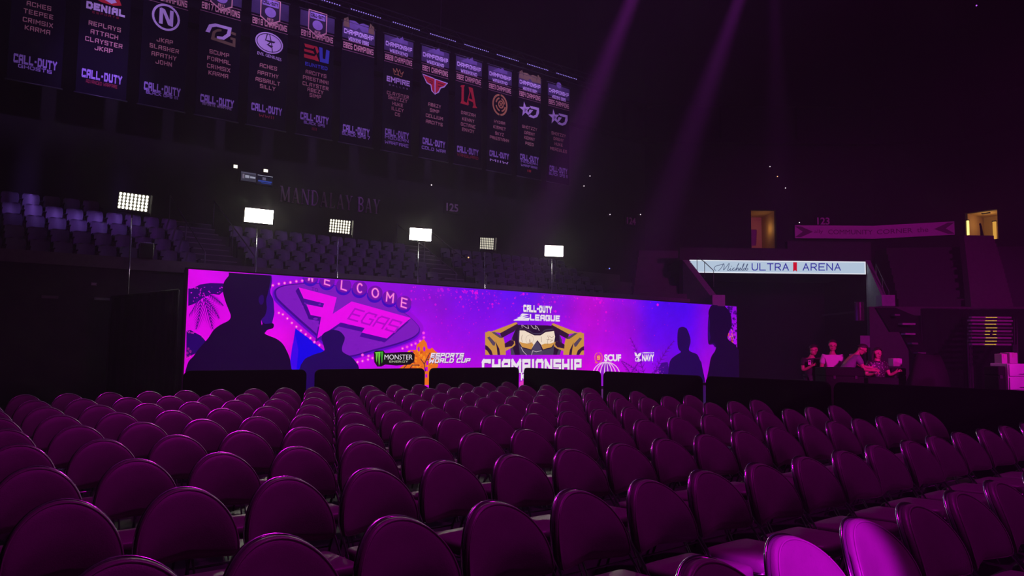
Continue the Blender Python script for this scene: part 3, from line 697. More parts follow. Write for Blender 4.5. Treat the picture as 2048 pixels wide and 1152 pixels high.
# controller sponsor mark
s4 = lambda x, y: (x / 5.485 + 1160, y / 5.485 + 580)
cx, cy = s4(186, 742)
ring = []
for a0, a1 in ((100, 255), (-80, 75)): ring += [(q, (238, 110, 100)) for q in strokes2d(ell(cx, cy, 7.4, 10, 14, a0, a1), 1.5)]
ring += [(q, (225, 40, 110)) for q in [ell(cx, cy, 4.6, 6.4, 16)]] + [([s4(142, 800), s4(160, 780), s4(172, 806)], (238, 110, 100))]
sp2 = gpart('sponsor_mark', ring, lift=.040)
SPx(block_text('S', .24, .8, .1), cx, cy, 6, 8, (250, 175, 120), 0, .044, 'lettering', sp2)
SPx(font_text('SCUF', .05), 1222, 715.5, 34, 14.5, WH, 0, .044, 'lettering', sp2)
# navy sponsor mark
SX = lambda l: [s4(*p) for p in l]
sp3 = gpart('sponsor_mark', [(SX([(578, 682), (600, 690), (612, 715), (625, 695), (645, 690), (655, 682), (650, 712), (640, 725), (588, 725)]), WH), (SX([(600, 728), (635, 728), (632, 740), (604, 740)]), WH)] +
 [(q, WH) for q in strokes2d(ell(*s4(605, 760), 3.2, 3.6, 10) + [ell(*s4(605, 760), 3.2, 3.6, 10)[0]], 1.1)] + [(q, WH) for l in ([(628, 745), (628, 780)], [(612, 765), (650, 765)], [(590, 778), (625, 782), (648, 770)]) for q in strokes2d(SX(l), 1.3)], lift=.044)
SPx(font_text("AMERICA'S", .03), 1293, 705.5, 24, 3, WH, 0, .044, 'lettering', sp3)
SPx(font_text('NAVY', .05), 1293, 715.5, 24, 14, WH, 0, .044, 'lettering', sp3)
# ribbed dome
dome = []
gx, gy = 1209, 724
for k in (-27, -21, -13, -4, 5, 14, 21, 28):
    pts = [(gx + k * math.sin(math.pi / 2 * t), gy + (1 - math.cos(math.pi / 2 * t)) * 52 * (1 - abs(k) / 60)) for t in [i / 8 for i in range(9)]]
    dome += [(q, (238, 200, 238)) for q in strokes2d(pts, 1.7)]
dome += [(ell(gx, gy + 1, 6, 1.5, 10), (238, 200, 238))]
gpart('ribbed_dome', [(([(gx, gy)] + [(gx + 14 * math.sin(math.pi / 2 * t / 6), gy + 50 * (1 - math.cos(math.pi / 2 * t / 6))) for t in range(7)] + [(gx - 14 * math.sin(math.pi / 2 * t / 6), gy + 50 * (1 - math.cos(math.pi / 2 * t / 6))) for t in range(6, 0, -1)]), (150, 20, 205))] + dome, lift=.036)

# ------------------------------------------------------------------ padded folding chairs
def make_chair():
    root = thing('folding_chair', 'x', 'chair')
    HW, ZB_, ZT_ = .232, .547, .862
    def outline(s=1.0, n=30, grow=0.0):
        pts = []; zc = .600
        for i in range(n + 1):
            a = math.pi * i / n; x = math.cos(a); z = math.sin(a)
            x = math.copysign(abs(x) ** .96, x)
            pts.append(((HW + grow) * x * s, zc + (ZT_ - zc + grow) * z * s))
        for x, z in ((-HW - grow, .575), (-HW * .97 - grow, .557), (-HW * .86, ZB_ - grow), (0, ZB_ - grow), (HW * .86, ZB_ - grow), (HW * .97 + grow, .557), (HW + grow, .575)):
            pts.append((x * s, zc + (z - zc) * s))
        return pts
    def yb(x, z): return .155 + .092 * (1 - (x / HW) ** 2) + (z - .6) * .22       # curved, leaning back
    def pad():
        mb = MB(); rings = []
        prof = [(.90, .000), (.975, .004), (1.0, -.010), (.985, -.024), (.95, -.034), (.87, -.046), (.74, -.058), (.52, -.072), (.27, -.081), (.08, -.084)]
        first = None
        for s, dy in prof:
            o = outline(s); rings.append(len(mb.v))
            for x, z in o: mb.v.append((x, yb(x, z) + dy, z))
        n = len(outline())
        for a, b in zip(rings[:-1], rings[1:]):
            for j in range(n): mb.f.append((a + j, b + j, b + (j + 1) % n, a + (j + 1) % n)); mb.mi.append(0)
        for r, dy, rev in ((rings[-1], -.0842, 0), (rings[0], .000, 1)):
            c = len(mb.v); mb.v.append((0, yb(0, .600) + dy, .600))
            for j in range(n):
                t = (r + j, c, r + (j + 1) % n); mb.f.append(t[::-1] if rev else t); mb.mi.append(0)
        return mb
    back = pad().build('backrest', PAD, root, smooth=True, angle=60)
    mb = MB(); mb.tube([(x, yb(x, z) - .031, z) for x, z in outline(.968)], .0042, 5, True); mb.build('piping', PADEDGE, back, smooth=True)
    mb = MB(); o = outline(.97)
    front = [(x, yb(x, z) + .006, z) for x, z in o]; mb.slab(front, (0, .010, 0)); mb.build('back_shell', SHELL, back)
    # frame: arch round the back carried down as the front legs
    mb = MB(); arch = [(x, yb(x, z) + .022, z) for x, z in outline(1.0, 30, -.004)[:31]]
    pts = [(.230, -.225, .011), (.231, -.06, .28), (.232, .09, .50)] + arch + [(-.232, .09, .50), (-.231, -.06, .28), (-.230, -.225, .011)]
    mb.tube(cr(pts[:4], 3)[:-1] + arch + cr(pts[-4:], 3)[1:], .0075, 8)
    mb.tube([(-.230, -.12, .185), (.230, -.12, .185)], .008, 6)
    mb.box((0, .232, .56), (.30, .012, .03))
    mb.build('frame', CHROME, root, smooth=True, angle=50)
    for s in (-1, 1):
        mb = MB(); mb.tube([(s * .205, .02, .445), (s * .205, .15, .22), (s * .205, .235, .011)], .010, 8); mb.build('leg', CHROME, root, smooth=True)
    mb = MB(); mb.tube([(-.205, .16, .20), (.205, .16, .20)], .008, 6); mb.build('crossbar', CHROME, root, smooth=True)
    # seat: padded cushion over a steel pan
    def rr(hx, y0, y1, r, k=5):
        pts = []
        for cx_, cy_, a0 in ((hx - r, y1 - r * .4, 0), (-hx + r, y1 - r * .4, 90), (-hx + r, y0 + r, 180), (hx - r, y0 + r, 270)):
            for i in range(k + 1):
                a = math.radians(a0 + 90 * i / k); pts.append((cx_ + r * math.cos(a), cy_ + (r if a0 >= 180 else r * .4) * math.sin(a)))
        return pts
    mb = MB(); ring = []; n = 0
    for g, z in ((-.012, .422), (0, .430), (.004, .455), (.002, .482), (-.008, .494), (-.03, .500), (-.10, .503)):
        p = rr(.205 + g, -.245 - g, .165 + g, max(.03, .06 + g)); ring.append(len(mb.v)); n = len(p); mb.v += [(x, y, z - (y + .04) * .05) for x, y in p]
    for a, b in zip(ring[:-1], ring[1:]):
        for j in range(n): mb.f.append((a + j, a + (j + 1) % n, b + (j + 1) % n, b + j)); mb.mi.append(0)
    mb.f.append(tuple(ring[-1] + j for j in range(n))); mb.f.append(tuple(ring[0] + j for j in reversed(range(n)))); mb.mi += [0, 0]
    seat = mb.build('seat', PAD, root, smooth=True, angle=60)
    mb = MB(); p = rr(.212, -.235, .17, .055)
    mb.tube([(x, y, .432 - (y + .04) * .05) for x, y in p], .009, 6, True)
    for s in (-1, 1): mb.ball((s * .165, -.252, .45), .009, n=8, k=6)
    mb.build('seat_frame', CHROME, root, smooth=True)
    return root
ORD = ['first', 'second', 'third', 'fourth', 'fifth', 'sixth', 'seventh', 'eighth', 'ninth', 'tenth', 'eleventh', 'twelfth', 'thirteenth', 'fourteenth', 'fifteenth', 'sixteenth', 'seventeenth', 'eighteenth', 'nineteenth', 'twentieth',
       'twenty-first', 'twenty-second', 'twenty-third', 'twenty-fourth', 'twenty-fifth', 'twenty-sixth', 'twenty-seventh', 'twenty-eighth', 'twenty-ninth', 'thirtieth', 'thirty-first', 'thirty-second', 'thirty-third', 'thirty-fourth', 'thirty-fifth', 'thirty-sixth', 'thirty-seventh', 'thirty-eighth', 'thirty-ninth', 'fortieth']
ROWV = [1.59, 2.71, 3.84, 4.94, 6.06, 7.18, 8.28, 9.38, 10.5, 11.68]
proto = make_chair(); index_kids(); used = False
rj = random.Random(3)
for r, V in enumerate(ROWV):
    n = 0
    for k in range(1, 19):
        x = .49 + .5 * (k - 1) + {0: .07, 1: .03}.get(r, 0) + rj.uniform(-.004, .004); y = V + rj.uniform(-.015, .015)
        p = proj((x, y, .872)); pe = proj((x + .22, y, .75))
        if pe[0] < -2 or p[0] > 2110 or p[1] > 1151 or p[0] < -1000: continue
        o = copy_tree(proto) if used else proto; used = True
        o.location = (x, y - .29, 0); o.rotation_euler = (0, 0, rj.uniform(-.010, .010))
        if r == 0 and n in (1, 2): lb = 'padded folding chair lit bright magenta, %s of the two brightest in the front row' % ('nearer' if n == 1 else 'farther')
        else: lb = 'padded folding chair, %s from left in the %s row from the front' % (ORD[n], ORD[r])
        tag(o, lb, 'chair', 'padded folding chairs set out in rows'); n += 1

# ------------------------------------------------------------------ covered crowd barricades round the seating
def barricade(a, b, label):
    a, b = Vector(a), Vector(b); d = b - a; L = d.length; rz = math.atan2(d.y, d.x)
    root = thing('covered_barricade', label, 'barricade', tuple((a + b) / 2), rz, 'black covered crowd barricades')
    H = 1.12; r = .10; pts = [(-L / 2, .06), (L / 2, .06)]
    for cx_, a0 in ((L / 2 - r, 0), (-L / 2 + r, 90)):
        for i in range(7): an = math.radians(a0 + 15 * i); pts.append((cx_ + r * math.cos(an), H - r + r * math.sin(an)))
    mb = MB(); n = len(pts)
    for y, g in ((-.035, -.02), (-.028, 0), (.028, 0), (.035, -.02)):
        for x, z in pts: mb.v.append((x * (1 + g / L), y + .008 * math.sin(x * 7 + z * 3), z + (g if z > .5 else 0)))
    for q in range(3):
        for j in range(n): mb.f.append((q * n + j, q * n + (j + 1) % n, (q + 1) * n + (j + 1) % n, (q + 1) * n + j)); mb.mi.append(0)
    mb.f.append(tuple(reversed(range(n)))); mb.f.append(tuple(3 * n + j for j in range(n))); mb.mi += [0, 0]
    mb.build('cover', BLACK, root, smooth=True, angle=40)
    for s in (-1, 1):
        mb = MB(); mb.tube(cr([(s * L * .36, -.3, .012), (s * L * .36, -.12, .05), (s * L * .36, 0, .07), (s * L * .36, .12, .05), (s * L * .36, .3, .012)], 4), .016, 8); mb.build('foot', DARKM, root, smooth=True)
BY, BX = 12.55, 9.85
bx = lambda px: atY(px, 740, BY).x
by = lambda px: atX(px, 744, BX).y if False else (lambda d: d.y * (BX / d.x))(ray(px, 744))
for (p, q), lb in zip(((368, 612), (631, 848), (860, 1036)), ('black covered barricade before the large profile figure beside the palm fronds on the video wall', 'black covered barricade under the claw sponsor mark, second along the back row', 'black covered barricade at the back corner, before the championship lettering')):
    barricade((bx(p), BY, 0), (bx(q), BY, 0), lb)
for (p, q), lb in zip(((1049, 1201), (1208, 1404), (1413, 1660)), ('black covered barricade on the far side row, first from the back corner', 'black covered barricade below the ribbed dome picture, second along the side row', 'black covered barricade, third along the side row, by the dark tunnel')):
    barricade((BX, by(p), 0), (BX, by(q), 0), lb)
barricade((BX, by(1668), 0), (BX, by(2075), 0), 'black covered barricade closest to the stage in the side row')

# ------------------------------------------------------------------ floodlights behind the video wall
HOUS = mat('flood_housing', (.03, .03, .03), .5)
for px, py, W, H, yaw, st, face, lb in (
 (267, 404, .80, .44, -26, 3.2, .10, 'tall floodlight with visible lens grid, standing beyond the wall end on the far left'),
 (518, 432, .78, .40, 0, 40, 40, 'large blazing floodlight over the profile figure, below the two small wall lights'),
 (680, 453, .72, .42, -26, 1.6, .03, 'dim floodlight with lens grid under the dim wall lettering'),
 (841, 469, .72, .40, 0, 40, 40, 'blazing floodlight between two dim lens-grid floodlights'),
 (974, 487, .62, .42, -36, .75, .02, 'smallest and dimmest floodlight, turned aside, over the spark pattern'),
 (1108, 502, .70, .40, 0, 40, 40, 'blazing floodlight over the championship emblem, closest to the tunnel')):
    c = atY(px, py, 21.5)
    root = thing('floodlight', lb, 'floodlight', (c.x, 21.5, 0), 0, 'floodlights on poles behind the video wall')
    mb = MB(); mb.tube([(0, .12, 0), (0, .12, c.z - .30)], .022, 10); mb.tube([(0, .12, c.z - 1.6), (0, .12, c.z - .30)], .016, 8); mb.build('pole', CHROME, root, smooth=True)
    mb = MB()
    for k in range(3): a = math.radians(90 + 120 * k); mb.tube([(0, .12, .9), (.65 * math.cos(a), .12 + .65 * math.sin(a) * .5, .02)], .016, 6)
    mb.build('tripod', DARKM, root)
    az = math.atan2(-c.y, -c.x) + math.pi / 2 + math.radians(yaw)
    R = Matrix.Rotation(az, 3, 'Z') @ Matrix.Rotation(math.radians(6), 3, 'X') @ Matrix.Rotation(math.radians(7 if face < 1 else 2.5), 3, 'Y'); cc = Vector((0, 0, c.z))
    mb = MB(); mb.box(cc + R @ Vector((0, .07, 0)), (W + .05, .14, H + .05), R, bev=.015); hd = mb.build('housing', HOUS, root)
    mb = MB(); q = [R @ Vector(v) + cc for v in ((-W / 2, -.006, -H / 2), (W / 2, -.006, -H / 2), (W / 2, -.006, H / 2), (-W / 2, -.006, H / 2))]; mb.face(q)
    mb.build('diffuser', glow((255, 250, 225), face, face > 1), hd)
    mb = MB(); nc, nr = 8, 5
    for i in range(nc):
        for j in range(nr):
            lx, lz = W * ((i + .5) / nc - .5), H * ((j + .5) / nr - .5); rx, rz_ = W / nc * .36, H / nr * .46
            mb.face([R @ Vector((lx + rx * math.cos(t * math.pi / 5), -.014, lz + rz_ * math.sin(t * math.pi / 5))) + cc for t in range(10)])
    mb.build('lens_array', glow((255, 248, 225), st), hd)
    if face > 1:
        a = lamp('flood_lamp', 'SPOT', cc + R @ Vector((0, -.03, 0)), (6.0 - c.x, 6.0 - 21.5, .8), 190, (1.0, .93, .86), spot_size=1.1, spot_blend=.7, shadow_soft_size=.2)
        a.parent = root
    mb = MB(); s = W / 2 + .05
    mb.tube([R @ Vector((-s, .07, 0)) + cc, R @ Vector((-s, .07, -H / 2 - .07)) + cc, R @ Vector((s, .07, -H / 2 - .07)) + cc, R @ Vector((s, .07, 0)) + cc], .012, 6); mb.build('yoke', HOUS, root)

# ------------------------------------------------------------------ stadium seats on the terrace
def make_seat():
    mb = MB()                                                # backrest shell with ribs, on two brackets
    n = 9; prof = [(.20, .42), (.215, .50), (.235, .66), (.225, .80), (.19, .845), (.12, .855)]
    L = []
    for hw, z in prof:
        row = [((hw * (2 * i / (n - 1) - 1)), .20 + (z - .42) * .18 + .03 * (1 - (2 * i / (n - 1) - 1) ** 2), z) for i in range(n)]; L.append(row)
    for d in (0, .03):
        base = len(mb.v)
        for row in L: mb.v += [(x, y + d, z) for x, y, z in row]
        for i in range(len(L) - 1):
            for j in range(n - 1):
                a = base + i * n + j; f = (a, a + 1, a + n + 1, a + n); mb.f.append(f if d == 0 else f[::-1]); mb.mi.append(0)
    m_ = len(L) * n
    edge = [i * n for i in range(len(L))] + [(len(L) - 1) * n + j for j in range(1, n)] + [i * n + n - 1 for i in range(len(L) - 2, -1, -1)] + [j for j in range(n - 2, 0, -1)]
    for a, b in zip(edge, edge[1:] + edge[:1]): mb.f.append((a, a + m_, b + m_, b)); mb.mi.append(0)
    root = mb.build('stadium_seat', SEATM, smooth=True, angle=50)
    mb = MB()
    for k, (y0, y1, z0, z1) in enumerate(((-.22, -.20, .375, .43), (-.20, .18, .385, .43))): mb.box((0, (y0 + y1) / 2, (z0 + z1) / 2), (.43, y1 - y0, z1 - z0), bev=.008)
    mb.build('seat_pan', SEATM, root)
    for s in (-1, 1):
        mb = MB(); mb.slab([(s * .245 - .015, y, z) for y, z in ((.045, 0), (.115, 0), (.115, .585), (.17, .585), (.17, .615), (-.17, .615), (-.17, .585), (.045, .585))], (.03, 0, 0)); mb.build('stanchion', DARKM, root)
    return root
sproto = make_seat(); index_kids(); used = False
RN = ['front', 'second', 'third', 'fourth', 'top', 'uppermost']
for r in (1, 2, 3, 4, 5):
    n = 0; nb = 0
    for k in range(0, 46):
        x = 1.05 + .545 * k
        if r == 5 and (x > 4.0): continue
        if 6.15 - .1 * (r == 4) < x < 7.75 or 14.85 < x < 16.4 or x > 23.9: continue
        if proj((x + .2, ROWY[r], ROWZ[r] + .8))[0] < 2: continue
        o = copy_tree(sproto) if used else sproto; used = True
        o.location = (x, ROWY[r], ROWZ[r]); o.rotation_euler = (0, 0, rj.uniform(-.02, .02))
        if x < 7: lb = 'empty purple-lit stadium seat, %s from left in the %s row of the left block' % (ORD[n], {1: 'lowest', 2: 'second lowest', 3: 'second highest', 4: 'main top', 5: 'dark uppermost'}[r]); n += 1
        else: lb = 'dim empty stadium seat, %s from left in the %s row behind the video wall' % (ORD[nb], {1: 'lowest', 2: 'second lowest', 3: 'second highest', 4: 'top'}[r]); nb += 1
        tag(o, lb, 'seat', 'empty stadium seats on the back stand')

# ------------------------------------------------------------------ championship banners on their truss
BNY, BZ0, BZ1 = 22.4, 8.2, 12.36
FAB = mat('banner_fabric', (.006, .004, .010), .9, var=.25, scale=1.2, spec=.04)
INK = {'t': mat('ink_cream', (.95, .60, .40), .8, var=.05), 'n': mat('ink_tan', (.62, .36, .22), .8, var=.08), 'w': mat('ink_white', (.85, .82, .88), .8, var=.05), 'g': mat('ink_grey', (.40, .36, .42), .8, var=.08),
       'r': mat('ink_red', (.75, .03, .03), .8, var=.05), 'b': mat('ink_blue', (.06, .12, .55), .8, var=.05), 'o': mat('ink_olive', (.20, .17, .05), .8, var=.05), 'y': mat('ink_gold', (.72, .42, .10), .8, var=.05),
       'd': mat('ink_dark_red', (.30, .02, .03), .8, var=.05), 'v': mat('ink_violet', (.42, .34, .58), .8, var=.35, scale=3), 'k': mat('ink_black', (.02, .015, .025), .8), 'u': mat('ink_dim_violet', (.15, .12, .24), .8, var=.35, scale=3), 'q': mat('ink_line', (.40, .20, .20), .8)}
BAN = [  # left px, right px, at row px; then what is printed, at the row where it stands in the photograph
 (12, 122, 172, [(12, 'ACHES'), (28, 'TEEPEE'), (45, 'CRIMSIX'), (60, 'KARMA')], 126, [(138, 'GHOSTS', 'v', .62)], None, None, 'dark hanging banner at the end of the line, four player names over a game title'),
 (150, 252, 195, [(53, 'REPLAYS'), (69, 'ATTACH'), (85, 'CLAYSTER'), (99, 'JKAP')], 155, [(168, 'ADVANCED WARFARE', 'd', .62)], None, 'denial', 'dark hanging banner with a red and white emblem cut by the frame top'),
 (276, 368, 220, [(82, 'JKAP'), (97, 'SLASHER'), (112, 'APATHY'), (126, 'JOHN')], 180, [(190, 'BLACK OPS III', 'v', .7)], (-2, '2016 CHAMPIONS'), 'ring_n', 'hanging banner with a white letter N in a ring'),
 (394, 478, 150, [(107, 'SCUMP'), (121, 'FORMAL'), (136, 'CRIMSIX'), (149, 'KARMA')], 204, [(212, 'INFINITE WARFARE', 'g', .7)], (20, '2017 CHAMPIONS'), 'leaf_g', 'hanging banner reading 2017 CHAMPIONS with a violet and olive emblem'),
 (499, 575, 110, [(134, 'ACHES'), (149, 'APATHY'), (163, 'ASSAULT'), (175, 'SILLY')], 220, [(233, 'WWII', 'd', .4)], (49, '2018 CHAMPIONS'), 'oval_g', 'hanging banner reading 2018 CHAMPIONS with a white oval emblem'),
 (597, 667, 130, [(148, 'ARCITYS'), (160, 'PRESTINNI'), (172, 'CLAYSTER'), (182, 'ABEZY'), (192, 'SIMP')], 238, [(248, 'BLACK OPS', 'v', .6), (258, 'IIII', 'd', .14)], (73, '2019 CHAMPIONS'), 'exu', 'hanging banner reading 2019 CHAMPIONS with red and blue lettering'),
 (682, 748, 150, [], 262, [(271, 'BLACK OPS 7', 'v', .84)], (97, '2026 CHAMPIONS'), None, 'hanging banner reading 2026 CHAMPIONS, its middle left blank'),
 (766, 825, 180, [(190, 'CLAYSTER'), (198.5, 'SHOTZZY'), (209, 'HUKE'), (219, 'ILLEY'), (229, 'C6')], 269, [(278, 'MODERN', 'v', .8), (288, 'WARFARE', 'v', .8)], (120, '2020 CHAMPIONS'), 'crown', 'hanging banner reading 2020 CHAMPIONS with a crown emblem'),
 (841, 897, 200, [(211, 'ABEZY'), (222, 'SIMP'), (234, 'CELLIUM'), (246, 'ARCITYS')], 287, [(299, 'COLD WAR', 'v', .85)], (142, '2021 CHAMPIONS'), 'wing_f', 'hanging banner reading 2021 CHAMPIONS with a red winged emblem'),
 (910, 963, 215, [(228, 'DRAZAH'), (240, 'KENNY'), (251, 'OCTANE'), (261, 'ENVOY')], 303, [(313, 'VANGUARD', 'd', .8)], (159, '2022 CHAMPIONS'), 'la', 'hanging banner reading 2022 CHAMPIONS with red letters LA'),
 (975, 1023, 230, [(245, 'HYDRA'), (256, 'KISMET'), (268, 'SKYZ'), (278, 'PRIESTAHH')], 311, [(323, 'MIIW', 'w', .76)], (177, '2023 CHAMPIONS'), 'rings', 'hanging banner reading 2023 CHAMPIONS with gold rings'),
 (1036, 1082, 245, [(256, 'SHOTZZY'), (267, 'DASHY'), (277, 'KENNY'), (288, 'PRED')], 318, [(325.5, 'MODERN', 'v', .72), (333, 'WARFARE', 'v', .72), (342, 'III', 'r', .16)], (192, '2024 CHAMPIONS'), 'star_d', 'hanging banner reading 2024 CHAMPIONS with a star and leaf emblem'),
 (1095, 1139, 255, [(269, 'SHOTZZY'), (279, 'DASHY'), (289, 'HUKE'), (300, 'MERCULES')], 341, [(350, 'BLACK OPS 6', 'v', .84)], (208, '2025 CHAMPIONS'), 'star_d', 'hanging banner reading 2025 CHAMPIONS, last of the line'),
]
EMY = {'denial': 12, 'ring_n': 35, 'leaf_g': 66, 'oval_g': 86, 'exu': 107, 'crown': 160, 'wing_f': 172, 'la': 193, 'rings': 210, 'star_d': 222}
def emblem(kind):                             # polygons in units of half the banner's width, y up
    S2 = strokes2d; o = []
    if kind == 'denial':
        o += [([(-.62, .30), (-.4, .55), (-.1, .30), (.1, .6), (.5, .5), (.62, .2), (.3, .1), (-.2, .12)], 'r'), ([(-.1, .28), (.3, .46), (.42, .28), (.2, .16)], 'w')]
        o += [([(p[0] * .27, p[1] * .34 - .16) for p in pl], 'w') for pl in block_text('DENIAL', .3, .65, .12)[0]] + [([(p[0] * .10, p[1] * .10 - .44) for p in pl], 'd') for pl in block_text('ESPORTS', .2, .8, .6)[0]]
    if kind == 'ring_n':
        ring = ell(0, 0, .57, .60, 32); o += [(q, 'w') for q in S2(ring + [ring[0]], .10)]
        o += [([(-.30, -.38), (-.30, .38), (-.14, .38), (-.14, -.38)], 'w'), ([(.16, -.38), (.16, .38), (.32, .38), (.32, -.38)], 'w'), ([(-.24, .42), (-.06, .36), (.30, -.40), (.10, -.36)], 'w')]
    if kind == 'leaf_g':
        a = [(-.70, -.12), (-.55, .28), (-.25, .42), (.55, .42), (.50, 0), (.20, -.30), (-.15, -.34), (-.15, -.20), (.12, -.16), (.32, .05), (.36, .27), (-.2, .27), (-.40, .18), (-.50, -.12)]
        b = [(-.44, -.44), (-.36, -.02), (-.14, .16), (.06, .20), (.06, .10), (-.16, .02), (-.24, -.10), (-.26, -.30), (.62, -.38), (.62, -.20), (.50, -.20), (.50, -.08), (.76, -.08), (.76, -.54)]
        o += [(a, 'w'), (b, 'o'), ([(.50, .10), (.76, .06), (.76, .20), (.52, .22)], 'o')]
    if kind == 'oval_g':
        o += [(ell(0, 0, .74, .56, 32), 'w'), (ell(0, 0, .67, .49, 32), 'k'), (ell(0, 0, .63, .45, 32), 'w')]
        o += [(q, 'k') for q in S2([(-.12, .46), (-.20, .10), (.10, .10), (-.08, -.12), (.06, -.14)], .05) + S2([(.0, .46), (.12, .0), (.18, -.46)], .045)] + [([(-.2, .12), (.32, .14), (.25, .04), (-.1, .04)], 'k'), ([(-.18, -.10), (.22, -.12), (.1, -.24)], 'k')]
        o += [([(p[0] * .145, p[1] * .17 - .76) for p in pl], 'w') for pl in font_text('EVIL GENIUSES', 0)[0]]
    if kind == 'exu':
        o += [([(-.72, .38), (-.1, .38), (-.2, .2), (-.66, .2)], 'r'), ([(-.72, .08), (-.2, .08), (-.12, -.06), (-.7, -.06)], 'r'), ([(-.72, -.2), (-.1, -.2), (.0, -.4), (-.7, -.4)], 'r'), ([(-.14, .38), (.02, .38), (.12, .12), (.02, -.02)], 'r'), ([(-.02, -.05), (.16, -.42), (-.06, -.42), (-.12, -.2)], 'r'),
              ([(.12, .40), (.32, .40), (.36, -.2), (.5, -.2), (.54, .36), (.74, .32), (.70, -.42), (.2, -.42)], 'b')]
        o += [([(p[0] * .17, p[1] * .2 - .72) for p in pl], 'b') for pl in block_text('EUNITED', .2, .8, .2)[0]]
    if kind == 'crown':
        o += [(q, 'y') for q in S2([(-.36, .62), (-.26, .28), (-.02, .30), (.22, .24), (.34, .58), (.18, .40), (.08, .66), (-.02, .44), (-.12, .68), (-.20, .44), (-.36, .62)], .035)] + [(ell(-.02, .36, .05, .05, 8), 'y')]
        o += [([(p[0] * .265, p[1] * .34 - .08) for p in pl], 'w') for pl in block_text('EMPIRE', .24, .70, .14)[0]] + [([(p[0] * .1, p[1] * .09 - .44) for p in pl], 'g') for pl in block_text('D A L L A S', .2, .7, .5)[0]]
    if kind == 'wing_f':
        for s, c, g in ((1.0, 'w', .06), (1.0, 'r', 0)):
            o += [([(-.86 - g, .50 + g), (-.05, .42 + g), (-.02 + g / 2, -.48 - g), (-.20 - g, -.30 - g), (-.26 - g, .02 - g), (-.55 - g, .10 - g)], c), ([(.04 - g / 2, .40 + g), (.84 + g * 1.6, .34 + g), (.62 + g, .12 - g), (.36 + g, .0 - g), (.24 + g, -.28 - g), (.04 - g / 2, -.48 - g)], c)]
        o += [(q, 'w') for q in S2([(-.02, .42), (.01, -.5)], .05)] + [(q, 'k') for q in S2([(-.42, .26), (-.2, .24), (-.2, .1), (-.36, .14)], .035) + S2([(.22, .22), (.62, .2)], .04) + S2([(.22, .04), (.4, .03)], .04)]
    if kind == 'la':
        o += [([(-.56, .60), (-.30, .66), (-.36, .50), (-.36, -.38), (-.10, -.44), (.02, -.30), (-.02, -.58), (-.62, -.56), (-.54, -.40), (-.54, .46), (-.64, .50)], 'r'), ([(-.02, .62), (.30, .60), (.56, -.50), (.68, -.60), (.30, -.66), (.38, -.46), (.14, .36), (-.04, -.36), (.06, -.52), (-.14, -.50), (-.10, -.30), (.06, .30)], 'r'), ([(-.02, -.10), (.36, -.16), (.34, -.30), (-.02, -.24)], 'r')]
    if kind == 'rings':
        for r, t in ((.64, .12), (.42, .10), (.22, .08)):
            for a0, a1 in ((20, 70), (110, 160), (200, 250), (290, 340)) if r == .42 else ((100, 260), (-80, 80)) if r != .22 else ((10, 350),): o += [(q, 'y') for q in S2(ell(0, 0, r * .88, r * 1.05, 16, a0, a1), t)]
        o += [(q, 'y') for q in S2([(-.1, .12), (.1, -.12)], .06) + S2([(-.1, -.12), (.1, .12)], .06)]
    if kind == 'star_d':
        o += [([(-.02, .36), (.80, .38), (.82, .02), (.66, -.28), (.34, -.44), (-.10, -.40), (.02, -.24), (.30, -.28), (.54, -.14), (.62, .20), (.10, .20)], 'w')]
        st = []
        for i in range(10): a = math.radians(100 + 36 * i); r = .52 if i % 2 == 0 else .20; st.append((-.42 + r * math.cos(a), .02 + r * 1.05 * math.sin(a)))
        o += [(st, 'w'), ([(-.44, .12), (-.34, .06), (-.22, .10), (-.32, -.04), (-.44, -.22), (-.46, -.02)], 'g'), ([(-.02, .10), (.30, .12), (.0, -.22), (-.2, -.30)], 'w')]
    return o
truss = thing('lighting_truss', 'long dark truss holding the line of hanging banners and their light bars', 'truss', (10.5, BNY, BZ1 + .34))
tx0, tx1 = -10.4, 11.2
for y in (-.2, .2):
    for z in (0, .4): mb = MB(); mb.tube([(tx0, y, z), (tx1, y, z)], .025, 6); mb.build('chord', DARKM, truss)
nseg = 42
for y in (-.2, .2):
    mb = MB(); mb.tube([(tx0 + (tx1 - tx0) * i / nseg, y, 0 if i % 2 else .4) for i in range(nseg + 1)], .012, 5); mb.build('lacing', DARKM, truss)
for x in (-9.5, -3, 3.5, 10.3):
    mb = MB(); mb.tube([(x, 0, .4), (x, 0, 22.0 - BZ1 - .34)], .012, 6); mb.build('hanging_cable', DARKM, truss)

